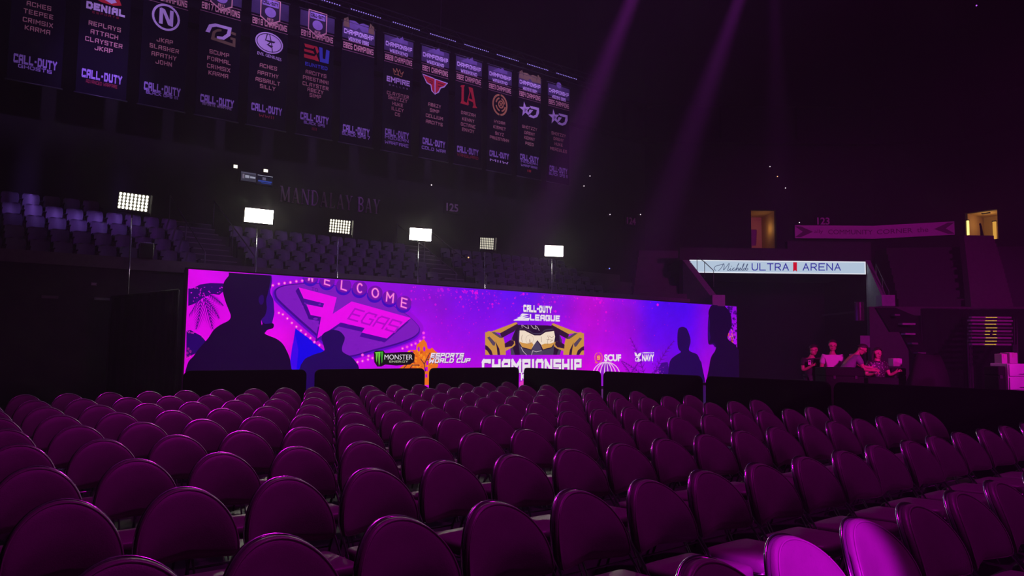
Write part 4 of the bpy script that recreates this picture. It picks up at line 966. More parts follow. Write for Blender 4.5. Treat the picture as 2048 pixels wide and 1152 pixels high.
BP = Plane((0, BNY, 0), (1, 0, 0), (0, -1, 0))
for i, (xl, xr, yr, names, ycod, subs, title, emb, lb) in enumerate(BAN):
    xa, xb = atY(xl, yr, BNY).x, atY(xr, yr, BNY).x; xc, W = (xa + xb) / 2, xb - xa
    root = thing('hanging_banner', lb, 'banner', (xc, BNY, BZ0), 0, 'championship banners hung in a line')
    base = Vector(root.location)
    mb = MB(); nx, nz = 8, 16
    H = BZ1 - BZ0
    mb.box((0, .012, H / 2), (W, .014, H)); mb.build('fabric', FAB, root)
    mb = MB(); mb.tube([(-W / 2 - .04, .0, .01), (W / 2 + .04, .0, .01)], .022, 8); mb.build('hem_bar', DARKM, root, smooth=True)
    mb = MB(); mb.tube([(-W / 2 - .04, .012, H), (W / 2 + .04, .012, H)], .022, 8)
    for s in (-1, 1): mb.tube([(s * W * .38, .012, H), (s * W * .38, -.2, H + .313)], .006, 5)
    mb.build('top_bar', DARKM, root, smooth=True)
    # where the photograph's row meets the banner's centre line
    def zrow(py):
        lo, hi = 0.0, 16.0
        for _ in range(40):
            mid = (lo + hi) / 2
            if proj((xc, BNY, mid))[1] > py: lo = mid
            else: hi = mid
        return lo - BZ0
    def put(mbx, polys_w, z, wf, hf, lift=.004, mi=0, cx=0.0):
        polys, Wt = polys_w; k = wf * W / Wt
        for n_, pl in enumerate(polys): mbx.face([(cx + p[0] * k, -lift - .0006 * (n_ % 7), z + p[1] * hf * W) for p in pl], mi)
    if names:
        for py, s in names:
            mb = MB()
            t = block_text(s, .17, .60, .2); z = zrow(py)
            if z < H: put(mb, t, z, min(.85, t[1] * .098), .105)
            if mb.v: mb.build('player_name', INK['n'], root)
    mb = MB(); mats = [INK['v']]
    mb2 = MB(); put(mb2, block_text('CALL-DUTY', .25, .60, .12), zrow(ycod) + .02 * W, .80, .20); mb2.build('game_title', INK['v'], root)
    for py, s, c, wf in subs:
        mb = MB(); put(mb, block_text(s, .2, .85, .2), zrow(py), wf, .08 if wf < .8 else .10); mb.build('game_subtitle', INK[c], root)
    if title and zrow(title[0]) < H:
        z = zrow(title[0]); mb = MB()
        put(mb, block_text(title[1], .18, .52, .14), z, .92, .165, .006, 0)
        for s in (-1, 1): mb.face([(-W * .49, -.004, z + s * .14 * W - .008), (W * .49, -.004, z + s * .14 * W - .008), (W * .49, -.004, z + s * .14 * W + .008), (-W * .49, -.004, z + s * .14 * W + .008)], 1)
        mb.build('year_title', [INK['t'], INK['q']], root)
        # printed art above the year
        zt = H - .06; zb = z + .2 * W
        if zt - zb > .15:
            mb = MB(); mb.face([(-W * .495, -.003, zb), (W * .495, -.003, zb), (W * .495, -.003, zt), (-W * .495, -.003, zt)])
            art = mb.build('art_panel', mat('banner_art', (.06, .045, .10), .85, var=.6, scale=2.5), root)
            mb = MB(); hh = zt - zb
            if i in (3, 4, 5):
                sw = .27 * W; cz = zb + hh * .42
                sh = lambda k: [(-sw * k, -1, cz + sw * 1.2 * k), (sw * k, -1, cz + sw * 1.2 * k), (sw * k, -1, cz - sw * .9 * k), (0, -1, cz - sw * 1.5 * k), (-sw * k, -1, cz - sw * .9 * k)]
                for k, c, l in ((1.0, 0, .005), (.90, 1, .0065)): mb.face([(p[0], -l, p[2]) for p in sh(k)], c)
                mb.face([(-sw * .8, -.008, cz + sw), (sw * .8, -.008, cz + sw), (sw * .8, -.008, cz + sw * .35), (-sw * .8, -.008, cz + sw * .35)], 2)
                mb.face([(p[0], -.008, p[1]) for p in ell(0, cz - sw * .25, sw * .55, sw * .5, 16)], 2)
                put(mb, block_text(title[1][:4], .24, .7, .2), cz - sw * .98, .16, .07, .01, 0)
                put(mb, block_text('CALL-DUTY', .3, .6, .1), cz + sw * .68, .40, .10, .01, 1)
                mb.build('badge', [INK['t'], INK['k'], INK['v']], root)
            else:
                year = title[1][:4]; z1 = zb + hh * .46
                put(mb, block_text('CHAMPIONSHIP', .24, .72, .13), z1, .90, .14, .006, 0)
                put(mb, block_text('WEEKEND' + (' ' + year if i in (6, 11, 12) else ''), .24, .66, .13), z1 - .19 * W, .62, .11, .006, 0)
                if i in (6, 11):
                    g = [(-.30, .34), (-.12, .36), (0, .30), (.12, .36), (.30, .34), (.28, .12), (.1, .10), (0, .20), (-.1, .10), (-.28, .12)]
                    mb.face([(p[0] * W, -.006, z1 + p[1] * W) for p in g], 2 if i == 6 else 3)
                    for s in (-1, 1): mb.face([(s * p[0] * W, -.007, z1 + p[1] * W) for p in ((.28, .12), (.48, .12), (.46, .34), (.34, .42))], 3)
                elif i == 12: mb.face([(p[0] * W, -.006, z1 + p[1] * W) for p in ell(0, .26, .11, .11, 16)], 2)
                else: mb.face([(p[0] * W, -.006, z1 + p[1] * W) for p in ((-.34, .10), (-.05, .28), (0, .24), (.12, .34), (.16, .24), (.30, .24), (.30, .12))], 2)
                mb.build('event_mark', [INK['w'], INK['y'], INK['u'], INK['o']], root)
    if emb:
        ey = EMY[emb] if i != 12 else 237
        z = zrow(ey); mats = []; kk = {}; mb = MB()
        for l, (pts, c) in enumerate(emblem(emb)):
            if c not in kk: kk[c] = len(mats); mats.append(INK[c])
            q = [(p[0] * W / 2, -.004 - .0007 * l, z + p[1] * W / 2) for p in pts]
            if max(v[2] for v in q) < H: mb.face(q, kk[c])
        mb.build('team_emblem', mats, root)
    # light bar that washes the banner's head
    lr = thing('light_bar', 'row of tiny violet-white lamps over the %s banner from the left end' % ORD[i], 'light', (xc + .02, BNY - .42, BZ1 + .22), 0, 'light bars above the banners')
    mb = MB(); mb.box((0, 0, .03), (W * .98, .07, .05)); mb.box((0, .22, .05), (.04, .5, .03)); mb.build('housing', DARKM, lr)
    mb = MB(); nd = 13
    for k in range(nd): x = W * .95 * ((k + .5) / nd - .5); mb.box((x, -.036, .02), (W * .030, .012, .026))
    mb.build('lamp_row', glow((165, 140, 255), 1.1), lr)
    a = lamp('banner_lamp', 'AREA', (0, .02, -.01), (0, .42, -1.3), 5.0, (.50, .26, 1.0), shape='RECTANGLE', size=W * .9, size_y=.05)
    a.parent = lr

# ------------------------------------------------------------------ lettering and numbers on the concourse walls
def serif(ch):
    T, t, S = .17, .065, .045; o = []
    bar = lambda x, y, w: [(x - w / 2, y), (x + w / 2, y), (x + w / 2, y + S), (x - w / 2, y + S)]
    st = lambda a, b, w: [(a[0] - w / 2, a[1]), (a[0] + w / 2, a[1]), (b[0] + w / 2, b[1]), (b[0] - w / 2, b[1])]
    if ch == 'M': o = [st((.1, 0), (.13, 1), t), st((.14, 1), (.5, .08), T), st((.5, .08), (.86, 1), t), st((.9, 0), (.87, 1), T), bar(.1, 0, .24), bar(.9, 0, .3), bar(.08, .955, .2), bar(.92, .955, .22)]; w = 1
    elif ch == 'A': o = [st((.1, 0), (.4, 1), t), st((.72, 0), (.42, 1), T), [(.2, .3), (.62, .3), (.62, .36), (.2, .36)], bar(.1, 0, .24), bar(.72, 0, .3)]; w = .82
    elif ch == 'N': o = [st((.1, 0), (.1, 1), t), st((.14, 1), (.74, 0), T), st((.76, 0), (.76, 1), t), bar(.1, 0, .24), bar(.08, .955, .2), bar(.76, .955, .24)]; w = .86
    elif ch in 'DB':
        o = [st((.16, 0), (.16, 1), T), bar(.14, 0, .28), bar(.14, .955, .28)]
        for cy_, r in (((.5, .5),) if ch == 'D' else ((.75, .25), (.26, .26))):
            e = ell(.3, cy_, .42 if ch == 'D' else .30, r - .03, 14, -90, 90); o += strokes2d([(.16, cy_ - r + .03)] + e + [(.16, cy_ + r - .03)], .085)
        w = .8 if ch == 'D' else .68
    elif ch == 'L': o = [st((.18, 0), (.18, 1), T), bar(.16, 0, .3), bar(.16, .955, .3), [(.1, 0), (.62, 0), (.66, .22), (.60, .22), (.52, .05), (.1, .05)]]; w = .66
    elif ch == 'Y': o = [st((.38, 0), (.38, .45), T), st((.38, .42), (.10, 1), T), st((.40, .42), (.68, 1), t), bar(.38, 0, .3), bar(.1, .955, .3), bar(.68, .955, .24)]; w = .78
    return o, w
LETM = mat('dim_letter', (.75, .55, .72), .6)
c0, c1 = atY(561, 388, 27.55), atY(760, 413, 27.55)
word = 'MANDALAY BAY'; adv = []; x = 0
for chh in word:
    if chh == ' ': x += .45; continue
    o, w_ = serif(chh); adv.append((chh, x, o)); x += w_ + .20
k = (c1.x - c0.x) / (x - .2); hh = .60
wl = thing('wall_lettering', 'dim raised serif lettering along the back wall above the empty seats', 'lettering', (c0.x, 27.56, (c0.z + c1.z) / 2 - hh / 2))
for chh, xx, o in adv:
    mb = MB()
    for n_, q in enumerate(o): mb.slab([((xx + p[0]) * k, -.0015 * n_, p[1] * hh) for p in q], (0, .05, 0))
    mb.build('letter', LETM, wl)
def number(s, P, ax, nrm, h, lb):
    """section number mounted on a wall: P centre"""
    pl, W = font_text(s, .02); t = thing('section_number', lb, 'number', P, 0, 'section numbers on the concourse wall')
    mb = MB(); ax = Vector(ax)
    for q in pl: mb.slab([ax * p[0] * h + UP * p[1] * h for p in q], Vector(nrm) * -.04)
    mb.build('digits', LETM, t)
    mb = MB(); mb.slab([ax * a * h * W + UP * b * h - Vector(nrm) * .03 for a, b in ((-.7, -.8), (.7, -.8), (.7, .8), (-.7, .8))], Vector(nrm) * -.02); mb.build('backing_plate', PAINT, t)
number('125', atY(905, 415, 27.54), (1, 0, 0), (0, -1, 0), .36, 'dim section number 125 on the back wall')
number('124', atY(1263, 442, 27.54), (1, 0, 0), (0, -1, 0), .38, 'dim section number 124 on the back wall')
number('123', atD(1647, 442, 40.62), RH, -FH, .40, 'dim section number 123 above the long ribbon sign')

# curved ribbon sign on the corner wall
R0, R1, R2 = atD(1590, 467, 40.4), atD(1748, 464.5, 40.3), atD(1909, 456, 39.2)
rb = thing('ribbon_sign', 'long magenta-lit ribbon sign with dark lettering and chevron ends', 'sign', R1)
hb = .36
RIB = mat('ribbon_board', (.85, .72, .82), .6, var=.08); RIBK = mat('ribbon_ink', (.22, .14, .19), .6)
R0, R1, R2 = [Vector((p.x, p.y, q)) for p, q in ((R0, R1.z), (R1, R1.z), (R2, R2.z))]
for a, b, txts, ch in ((R0, R1, [('ally', .30, .11), ('COMMUNITY', .70, .56)], 1), (R1, R2, [('CORNER', .26, .45), ('the', .61, .14)], -1)):
    d = (b - a).normalized(); n = Vector((d.y, -d.x, 0)).normalized(); n = n if n.dot(FH) < 0 else -n
    L = (b - a).length; o = Vector(rb.location)
    mb = MB(); mb.slab([a - o - UP * hb, b - o - UP * hb, b - o + UP * hb, a - o + UP * hb], -n * .12); bd = mb.build('board', RIB, rb)
    for s, f, wf in txts:
        mb = MB(); pl, W = font_text(s, .0); kx = wf * L / W; hz = .26
        for q in pl: mb.face([a - o + d * (f * L + p[0] * kx) + UP * p[1] * hz + n * .01 for p in q])
        mb.build('lettering', RIBK, bd)
    mb = MB(); e = a if ch > 0 else b
    mb.face([e - o + d * ch * x + UP * z + n * .012 for x, z in ((.0, .30), (.42, .0), (.0, -.30), (.32, -.30), (.98, 0), (.32, .30))]); mb.build('chevron', RIBK, bd)

# lit sign over the tunnel
TP = Plane(atD(1555, 534, SD - .32), RH, -FH)
ls = thing('tunnel_sign', 'long white lit sign over the dark tunnel mouth', 'sign', TP.o)
xa, xb = TP.px(1379, 534)[0], TP.px(1731, 534)[0]; zt_, zb_ = TP.px(1555, 521.5)[1], TP.px(1555, 547)[1]
mb = MB(); mb.slab([TP.P((x, z)) - TP.o for x, z in ((xa, zb_), (xb, zb_), (xb, zt_), (xa, zt_))], FH * .28); mb.build('housing', mat('sign_case', (.5, .5, .52), .5), ls)
mb = MB(); mb.face([TP.P((x, z), .01) - TP.o for x, z in ((xa + .05, zb_ + .05), (xb - .05, zb_ + .05), (xb - .05, zt_ - .05), (xa + .05, zt_ - .05))]); fc = mb.build('lit_face', glow((186, 205, 226), 1.0, True), ls)
mb = MB()
for x0, x1, z0, z1 in ((xa, xb, zb_, zb_ + .05), (xa, xb, zt_ - .05, zt_), (xb - .05, xb, zb_, zt_)): mb.face([TP.P((x, z), .012) - TP.o for x, z in ((x0, z0), (x1, z0), (x1, z1), (x0, z1))])
mb.build('bright_edge', glow((235, 240, 250), 1.0), ls)
mb = MB(); mb.slab([TP.P((x, z)) - TP.o for x, z in ((xb, zb_), (xb + .03, zb_), (xb + .03, zt_), (xb, zt_))], FH * .28); mb.build('end_cap', mat('sign_case', (.5, .5, .52)), ls)
def thin(s, t=.12, asp=.62):                 # light round-cornered capitals
    return block_text(s, t, asp, .34)
mb = MB()
def capital(ch):
    A = {'A': [[(0, 0), (.5, 1), (1, 0)], [(.18, .34), (.82, .34)]], 'U': [[(0, 1), (0, .35), (.1, .12), (.32, 0), (.68, 0), (.9, .12), (1, .35), (1, 1)]], 'R': [[(0, 0), (0, 1), (.65, 1), (.9, .9), (.95, .72), (.88, .54), (.65, .45), (0, .45)], [(.5, .45), (1, 0)]]}
    return A.get(ch, FONT[ch])
def caps_px(s, x0, x1, yt, yb):
    n = len(s); wch = (x1 - x0) / (n - .0) ; out = []
    for i, ch in enumerate(s):
        xx = x0 + (x1 - x0) * i / n; ww = wch * .70
        for pl in capital(ch): out += strokes2d([(xx + p[0] * ww, yb - p[1] * (yb - yt)) for p in pl], 2.0)
    return out
for q in caps_px('ULTRA', 1504, 1581, 527.5, 540.3) + caps_px('ARENA', 1606, 1685, 527.5, 540.3): TP.poly_px(mb, q, .02, 0, TP.o)
mb.build('lettering', glow((52, 48, 160)), fc)
mb = MB()
script = [[(1431, 541), (1428, 537), (1432, 532), (1440, 530), (1446, 528)], [(1437, 541.5), (1443, 535), (1447, 527.5), (1448, 533), (1447, 540), (1453, 533), (1458, 527), (1457, 534), (1455, 540), (1457, 541), (1461, 537)],
 [(1461, 536.5), (1460, 540.5), (1463, 540.5), (1467, 536.5)], [(1469, 535.8), (1466, 536.8), (1465, 540), (1468, 541), (1471, 538)], [(1471, 541), (1474, 534), (1477.5, 527), (1475.5, 530), (1472.5, 540.5)], [(1473, 538.5), (1476, 536), (1476.4, 538), (1475.8, 540.8), (1479, 539)],
 [(1479, 539), (1481.5, 537), (1480.6, 535.8), (1479, 538), (1479.4, 540.8), (1483, 539.4)], [(1483, 539), (1487, 531), (1488, 527.2), (1486, 530), (1483.6, 539), (1485, 541), (1487, 539)], [(1489, 536), (1487, 538), (1487.4, 540.6), (1489.6, 540), (1490, 537), (1489, 536), (1491, 537)], [(1491, 538), (1494.6, 530.6), (1495, 528), (1493, 531), (1491.4, 539), (1492.6, 540.8), (1495, 539.6), (1495.4, 537), (1493.6, 536.4)], [(1462.6, 533), (1463.2, 532.2)]]
for pl in script:
    for q in strokes2d([tuple(p) for p in cr([(*p, 0) for p in pl], 5)] if False else [(p.x, p.y) for p in cr([(*p, 0) for p in pl], 5)], 1.05): TP.poly_px(mb, q, .02, 0, TP.o)
mb.build('script_lettering', glow((50, 62, 104)), fc)
mb = MB(); TP.poly_px(mb, [(1586, 524.6), (1593.6, 524.6), (1593.6, 543.4), (1589.8, 540.6), (1586, 543.4)], .02, 0, TP.o); mb.build('ribbon_mark', glow((205, 16, 44)), fc)['label'] = 'red ribbon mark'
lamp('sign_lamp', 'AREA', tuple(TP.P(((xb + xa) / 2 + .6, zb_ - .05), .1)), tuple(TP.P(((xb + xa) / 2 + .6, zb_ - 3), .3)), 16, (.75, .82, 1.0), shape='RECTANGLE', size=6.5, size_y=.1).parent = None

# lamps in the doorways
WARM = (255, 205, 105)
def wall_lamp(name, P, d, size, c, st, lb, grp=None):
    t = thing(name, lb, 'lamp', P, 0, grp); d = Vector(d); rz = math.atan2(d.y, d.x); R = Matrix.Rotation(rz, 3, 'Z')
    mb = MB(); mb.box((0, 0, 0), (size[0], size[1], size[2]), R, bev=min(size) * .2); mb.build('tube', glow(c, st, True), t)
    mb = MB(); mb.box((0, 0, size[2] / 2 + .02), (size[0] * 1.3, size[1] * 1.3, .05), R); mb.box((0, 0, -size[2] / 2 - .02), (size[0] * 1.3, size[1] * 1.3, .05), R); mb.build('bracket', DARKM, t)
    return t
zm = (d2a[1] + d2b[1]) / 2
def inner(a, b, n, k, px, py):               # where a pixel's ray meets the plane K metres inside a doorway
    s, z = along(a + n * k, b + n * k, px, py); return Vector((a.x, a.y, 0)) + (b - a).normalized() * s + n * k + UP * z
wall_lamp('wall_lamp', inner(CW[2], CW[3], nn2, .12, 1936, 455), dd2, (.10, .10, .80), (255, 214, 110), 2.6, 'tall glowing yellow lamp on the near jamb of the doorway beyond the ribbon sign', 'warm lamps in the far doorway')
wall_lamp('wall_lamp', inner(CW[2], CW[3], nn2, .5, 1989.5, 455), dd2, (.15, .10, .95), (225, 165, 70), 1.0, 'softer wide amber lamp on the far jamb of the same doorway', 'warm lamps in the far doorway')
wall_lamp('ceiling_lamp', inner(CW[2], CW[3], nn2, .7, 1972, 421), dd2, (.30, .12, .05), (255, 205, 90), 3.0, 'small bright strip lamp at the top of the far lit doorway')
lamp('doorway_lamp', 'POINT', tuple(P2_((d2a[0] + d2b[0]) / 2, .9, d2b[1] - .5)), (0, 0, 0), 13, (1, .62, .22), shadow_soft_size=.15)
lamp('doorway_lamp', 'POINT', tuple(P1_(d1b[0] - .4, 1.0, d1b[1] - .9)), (0, 0, 0), 6, (1, .58, .20), shadow_soft_size=.15)
# hanging panel and dark drape seen in the first doorway
sp = thing('door_panel', 'grey panel leaning in the small lit doorway over the tunnel sign', 'panel', P1_(d1a[0] + .25, .8, d1a[1]))
mb = MB(); o = sp.location; mb.slab([P1_(d1a[0] + .08, .8, d1a[1] + .25) - o, P1_(d1a[0] + .50, .8, d1a[1] + .25) - o, P1_(d1a[0] + .56, .8, d1a[1] + 1.15) - o, P1_(d1a[0] + .18, .8, d1a[1] + 1.15) - o], nn1 * .05); mb.build('board', mat('grey_panel', (.35, .32, .33), .6), sp)
mb = MB(); mb.tube([P1_(d1a[0] + .50, .78, d1a[1] + .25) - o, P1_(d1a[0] + .56, .78, d1a[1] + 1.15) - o, P1_(d1a[0] + .18, .78, d1a[1] + 1.15) - o], .025, 6); mb.tube([P1_(d1a[0] + .3, .84, d1a[1]) - o, P1_(d1a[0] + .3, .84, d1a[1] + .3) - o], .02, 6); mb.build('rim', mat('tan_trim', (.5, .4, .3)), sp)
def drape(name, lb, pts3, thick, folds=10):
    """cloth between a left and a right edge (top-left, top-right, bottom-right, bottom-left)"""
    tl, tr, br_, bl_ = [Vector(p) for p in pts3]; o = (bl_ + br_) / 2; t = thing(name, lb, 'drape', o); n = (tr - tl).cross(UP).normalized()
    mb = MB(); N = folds * 8; base = []
    for i in range(N + 1):
        f = i / N; w_ = n * (math.sin(f * folds * 2 * math.pi) * thick)
        a = tl.lerp(tr, f) + w_ * .6; b = bl_.lerp(br_, f) + w_
        mb.v += [tuple(a - o), tuple(b - o)]
    for i in range(N): mb.f.append((2 * i, 2 * i + 1, 2 * i + 3, 2 * i + 2)); mb.mi.append(0)
    c = mb.build('cloth', BLACK, t, smooth=True); s = c.modifiers.new('s', 'SOLIDIFY'); s.thickness = .012
    mb = MB(); mb.tube([tl - o, tr - o], .025, 8); mb.build('crossbar', DARKM, t, smooth=True)
    for a, b in ((tl, bl_), (tr, br_)):
        mb = MB(); mb.tube([a - o, b - o], .022, 8); mb.build('upright', DARKM, t, smooth=True)
    return t
mb = MB()
dp = thing('tied_drape', 'dark cloth tied across the side of the far lit doorway', 'drape', inner(CW[2], CW[3], nn2, .42, 1966, 484))
o = dp.location; mb.tube(cr([inner(CW[2], CW[3], nn2, .42, *q) - o for q in ((1965, 484), (1964, 468), (1962, 452), (1960, 444))], 5), [.10, .10, .10, .10, .10, .09, .08, .07, .07, .06, .06, .06, .05, .05, .05, .04][:16], 8); mb.build('cloth', BLACK, dp, smooth=True)

# small lights and displays by the back concourse
for px, py, W, H, lb in ((471, 333, .13, .11, 'small square white light on the back wall, upper of the pair over the two screens'), (531.5, 341.5, .15, .10, 'small white light on the back wall, lower of the pair over the two screens')):
    P = atY(px, py, 27.4); t = thing('wall_light', lb, 'light', P, 0, 'pair of small white lights on the back wall')
    mb = MB(); mb.box((0, .05, 0), (W + .05, .1, H + .05), bev=.01); mb.build('housing', DARKM, t)
    mb = MB(); mb.box((0, -.01, 0), (W, .02, H)); mb.build('lit_panel', glow((255, 248, 215), 2.5), t)
    mb = MB(); mb.box((0, .13, 0), (.05, .1, .05)); mb.build('bracket', DARKM, t)
for k, (p0, p1, lb) in enumerate((((481, 347), (513, 360), 'small lit screen with white picture on the back wall'), ((514, 352), (546, 368), 'small lit screen with blue picture on the back wall'))):
    a, b = atY(*p0, 27.3), atY(*p1, 27.3); zc = (a.z + b.z) / 2; W, H = b.x - a.x - .04, .34
    t = thing('wall_screen', lb, 'screen', ((a.x + b.x) / 2, 27.3, zc), 0, 'pair of small screens on the back wall')
    mb = MB(); mb.box((0, .06, 0), (W + .06, .1, H + .06)); mb.box((0, .17, 0), (.2, .14, .1)); mb.build('casing', DARKM, t)
    mb = MB(); mb.face([(x * W / 2, 0, z * H / 2) for x, z in ((-1, -1), (1, -1), (1, 1), (-1, 1))]); 
    mb.build('picture', glow((52, 50, 66) if k == 0 else (16, 16, 34)), t)
    mb = MB()
    sh = [((-.8, -.5, -.55, .5), 0), ((-.45, -.3, .1, .3), 1), ((.2, -.25, .9, .15), 1), ((-.95, .72, .95, .85), 2)] if k == 0 else [((-.35, -.1, .1, .55), 2), ((-.9, -.5, .9, -.2), 3), ((-.5, -.8, .8, -.65), 3), ((-1, .85, 1, .95), 1)]
    for (x0, z0, x1, z1), c in sh: mb.face([(x * W / 2, -.006, z * H / 2) for x, z in ((x0, z0), (x1, z0), (x1, z1), (x0, z1))], c)
    mb.build('picture_bars', [glow((110, 100, 120)), glow((150, 150, 170)), glow((90, 86, 110)), glow((40, 60, 150))], t)
for i, (px, py, wy, lb) in enumerate(((863, 370, 27.4, 'tiny white wall light left of section number 125'), (937, 515, 23.9, 'tiny orange step light among the dim seats under number 125'), (1168, 372, 27.4, 'tiny white wall light under the last hanging banner'), (1180, 352, 27.4, 'faint tiny light beside the foot of the last banner'),
    (1220, 429, 27.4, 'tiny white wall light just left of section number 124'), (1281, 429, 27.4, 'tiny white wall light just right of section number 124'), (1540, 333, None, 'tiny wall light, topmost of a slanting line of three'), (1555, 353, None, 'tiny amber wall light, middle of a slanting line of three'), (1571, 376, None, 'tiny wall light, lowest of a slanting line of three'), (1599, 445, None, 'tiny light at the near end of the ribbon sign'), (1219, 537, 23.0, 'tiny blue step light low on the dim seating'), (1953, 11, 30, 'tiny violet light high under the roof'))):
    P = atD(px, py, 40.5) if wy is None else atD(px, py, wy) if wy == 30 else atY(px, py, wy)
    t = thing('marker_light', lb, 'light', P); r = .030
    mb = MB(); mb.ball((0, 0, 0), r, n=8, k=6); mb.build('bulb', glow((255, 190, 130) if i in (1, 7) else (190, 90, 255) if wy == 30 else (120, 130, 255) if wy == 23.0 else (235, 220, 230), 1.4), t)
    n = -FH if wy is None or wy == 30 else Vector((0, -1, 0))
    mb = MB(); mb.tube([-n * .26, -n * .02], .03, 6)
    if wy == 30: mb.tube([(0, 0, 22 - P.z), (0, 0, .02)], .012, 6)
    mb.build('bracket', DARKM, t)

# speaker and small plates on the terrace front, drape beside the video wall
c = atY(291, 532, 22.0); t = thing('speaker', 'small black speaker standing on the terrace parapet by the first floodlight', 'speaker', (c.x, 22.05, PARZ + .09))
mb = MB(); mb.box((0, 0, .21), (.33, .26, .42), bev=.015); mb.build('cabinet', DARKM, t)
mb = MB(); mb.box((0, -.137, .20), (.27, .012, .34)); mb.build('grille', mat('speaker_grille', (.03, .03, .035), .8), t)
mb = MB(); mb.tube([(-.17, -.12, .1), (-.17, -.12, .435), (.17, -.12, .435), (.17, -.12, .1)], .008, 6); mb.build('edge_bar', CHROME, t)
for px, py, w_, h_, br_, lb in ((188, 568, .13, .07, .9, 'small pale plate highest on the dark terrace front'), (100, 594, .36, .07, .35, 'faint wide strip plate on the dark terrace front'), (90, 626, .12, .06, .10, 'faint small plate under the wide strip plate'), (206, 598, .40, .065, .9, 'pale strip plate on the dark terrace front next to the drape')):
    c = atY(px, py, 22.0); t = thing('wall_plate', lb, 'plate', c, 0, 'small plates on the terrace front')
    mb = MB(); mb.box((0, .01, 0), (w_, .02, h_)); mb.build('face', mat('plate_%d' % int(br_ * 100), (br_, br_ * .9, br_), .6), t)
    mb = MB(); [mb.ball((s * w_ * .42, -.002, 0), .008, n=6, k=4) for s in (-1, 1)]; mb.build('screws', DARKM, t)
dl, dr = atY(222, 594, 20.6), atY(371, 580, 20.4)
drape('pipe_drape', 'black pipe and drape curtain closing off the side of the video wall', [(dl.x, 20.6, dl.z), (X0 - .12, 20.4, dr.z), (X0 - .12, 20.4, .02), (dl.x, 20.6, .02)], .05, 9)

# handrails
RAILM = mat('rail_steel', (.22, .20, .22), .4, .7)
def rail(lb, top, posts, r=.022, grp='handrails on the stands'):
    o = Vector(posts[0][1]); t = thing('handrail', lb, 'handrail', o, 0, grp)
    mb = MB(); mb.tube([Vector(p) - o for p in top], r, 8); mb.build('rail', RAILM, t, smooth=True)
    for a, b in posts:
        mb = MB(); mb.tube([Vector(a) - o, Vector(b) - o], r * .85, 6); mb.build('post', RAILM, t, smooth=True)
for xa, nm in ((6.12, 'near side of the first aisle stairs'), (7.58, 'far side of the first aisle stairs'), (14.92, 'near side of the middle aisle stairs'), (16.28, 'far side of the middle aisle stairs')):
    zf = lambda y: 3.03 + (y - 22.25) * .5294 + .15
    rail('dim slanting handrail on the ' + nm, [(xa, y, zf(y) + .9) for y in (22.5, 24, 25.5, 27.0)], [((xa, y, zf(y) + .9), (xa, y, zf(y) - .3)) for y in (22.5, 24.75, 27.0)])
def rail_px(lb, pts, D0, D1, drop):
    P = [atD(x, y, D0 + (D1 - D0) * i / (len(pts) - 1)) for i, (x, y) in enumerate(pts)]
    rail(lb, P, [(p, p - UP * drop) for p in P], .018)
rail_px('thin handrail down the far parapet of the tunnel', [(1752, 528), (1765, 556), (1778, 583)], 33.6, 31.9, .85)
rail_px('thin handrail down the near parapet of the tunnel, crossing the lit sign', [(1394, 513), (1409, 524), (1427, 541)], 34.3, 33.2, .75)

# ------------------------------------------------------------------ stairs by the end stand
TREAD = mat('stair_tread', (.40, .30, .36), .5)
def px_box(mb, px0, px1, py0, py1, D0, D1, mi=0, z0=None):
    a, b = atD(px0, py1, D0), atD(px1, py0, D0); zb = a.z if z0 is None else z0; zt = b.z
    p, q = Vector((a.x, a.y, 0)), Vector((b.x, b.y, 0)); e = FH * (D1 - D0)
    mb.hexa([p + UP * zb, q + UP * zb, q + e + UP * zb, p + e + UP * zb, p + UP * zt, q + UP * zt, q + e + UP * zt, p + e + UP * zt], mi)
base = atD(1983, 690, 26.8); base.z = 0
st1 = thing('stage_stair', 'dark stair with pink-lit treads and yellow step lights under the far lit doorway', 'stair', base)
ys = [635, 641.5, 648.4, 655.8, 662.4, 669, 675.8, 682.4, 689]
for i, yy in enumerate(ys[::-1]):
    D = 26.7 + i * .22; mb = MB(); px_box(mb, 1941 if i % 2 else 1944, 2026 if i % 2 else 2023, yy - 1.6, yy + 1.2, D, D + .2)
    mb.v = [tuple(Vector(v) - base) for v in mb.v]; mb.build('tread', TREAD if i not in (1, 3, 5) else mat('stair_tread_dark', (.14, .11, .13), .6), st1)  # unlit treads get their shade from a darker colour
    mb = MB(); px_box(mb, 1970 + (i % 3) , 1993 + (i % 3), yy - 1.0, yy + .9, D - .02, D - .005); mb.v = [tuple(Vector(v) - base) for v in mb.v]
    for sx in range(1):
        pass
    mb.build('step_light', mat('step_light_case', (.05, .05, .05)), st1)
    mb = MB()
    for k in range(9):
        if i in (3, 4) and 3 < k < 6: continue
        x0 = 1970 + (i % 3) + k * 2.6; px_box(mb, x0, x0 + 1.7, yy - .8, yy + .7, D - .03, D - .021)
    mb.v = [tuple(Vector(v) - base) for v in mb.v]; mb.build('yellow_leds', glow((225, 185, 60), 1.0), st1)
mb = MB()
for x0, x1 in ((1936, 1941), (2027, 2032)):
    a, b, c, d = atD(x0, 628, 29.3), atD(x0, 690, 26.9), atD(x1, 690, 26.9), atD(x1, 628, 29.3)
    for p, q in ((a, b), (d, c)): mb.tube([Vector((q.x, q.y, .02)) - base, q - base, p - base, Vector((p.x, p.y, .02)) - base], .03, 6)
mb.build('stringer', DARKM, st1)
base = atD(1835, 700, 25.5); base.z = 0
st2 = thing('stage_stair', 'dark stair seen from the side, its lit tread ends stepping down beyond the tunnel', 'stair', base)
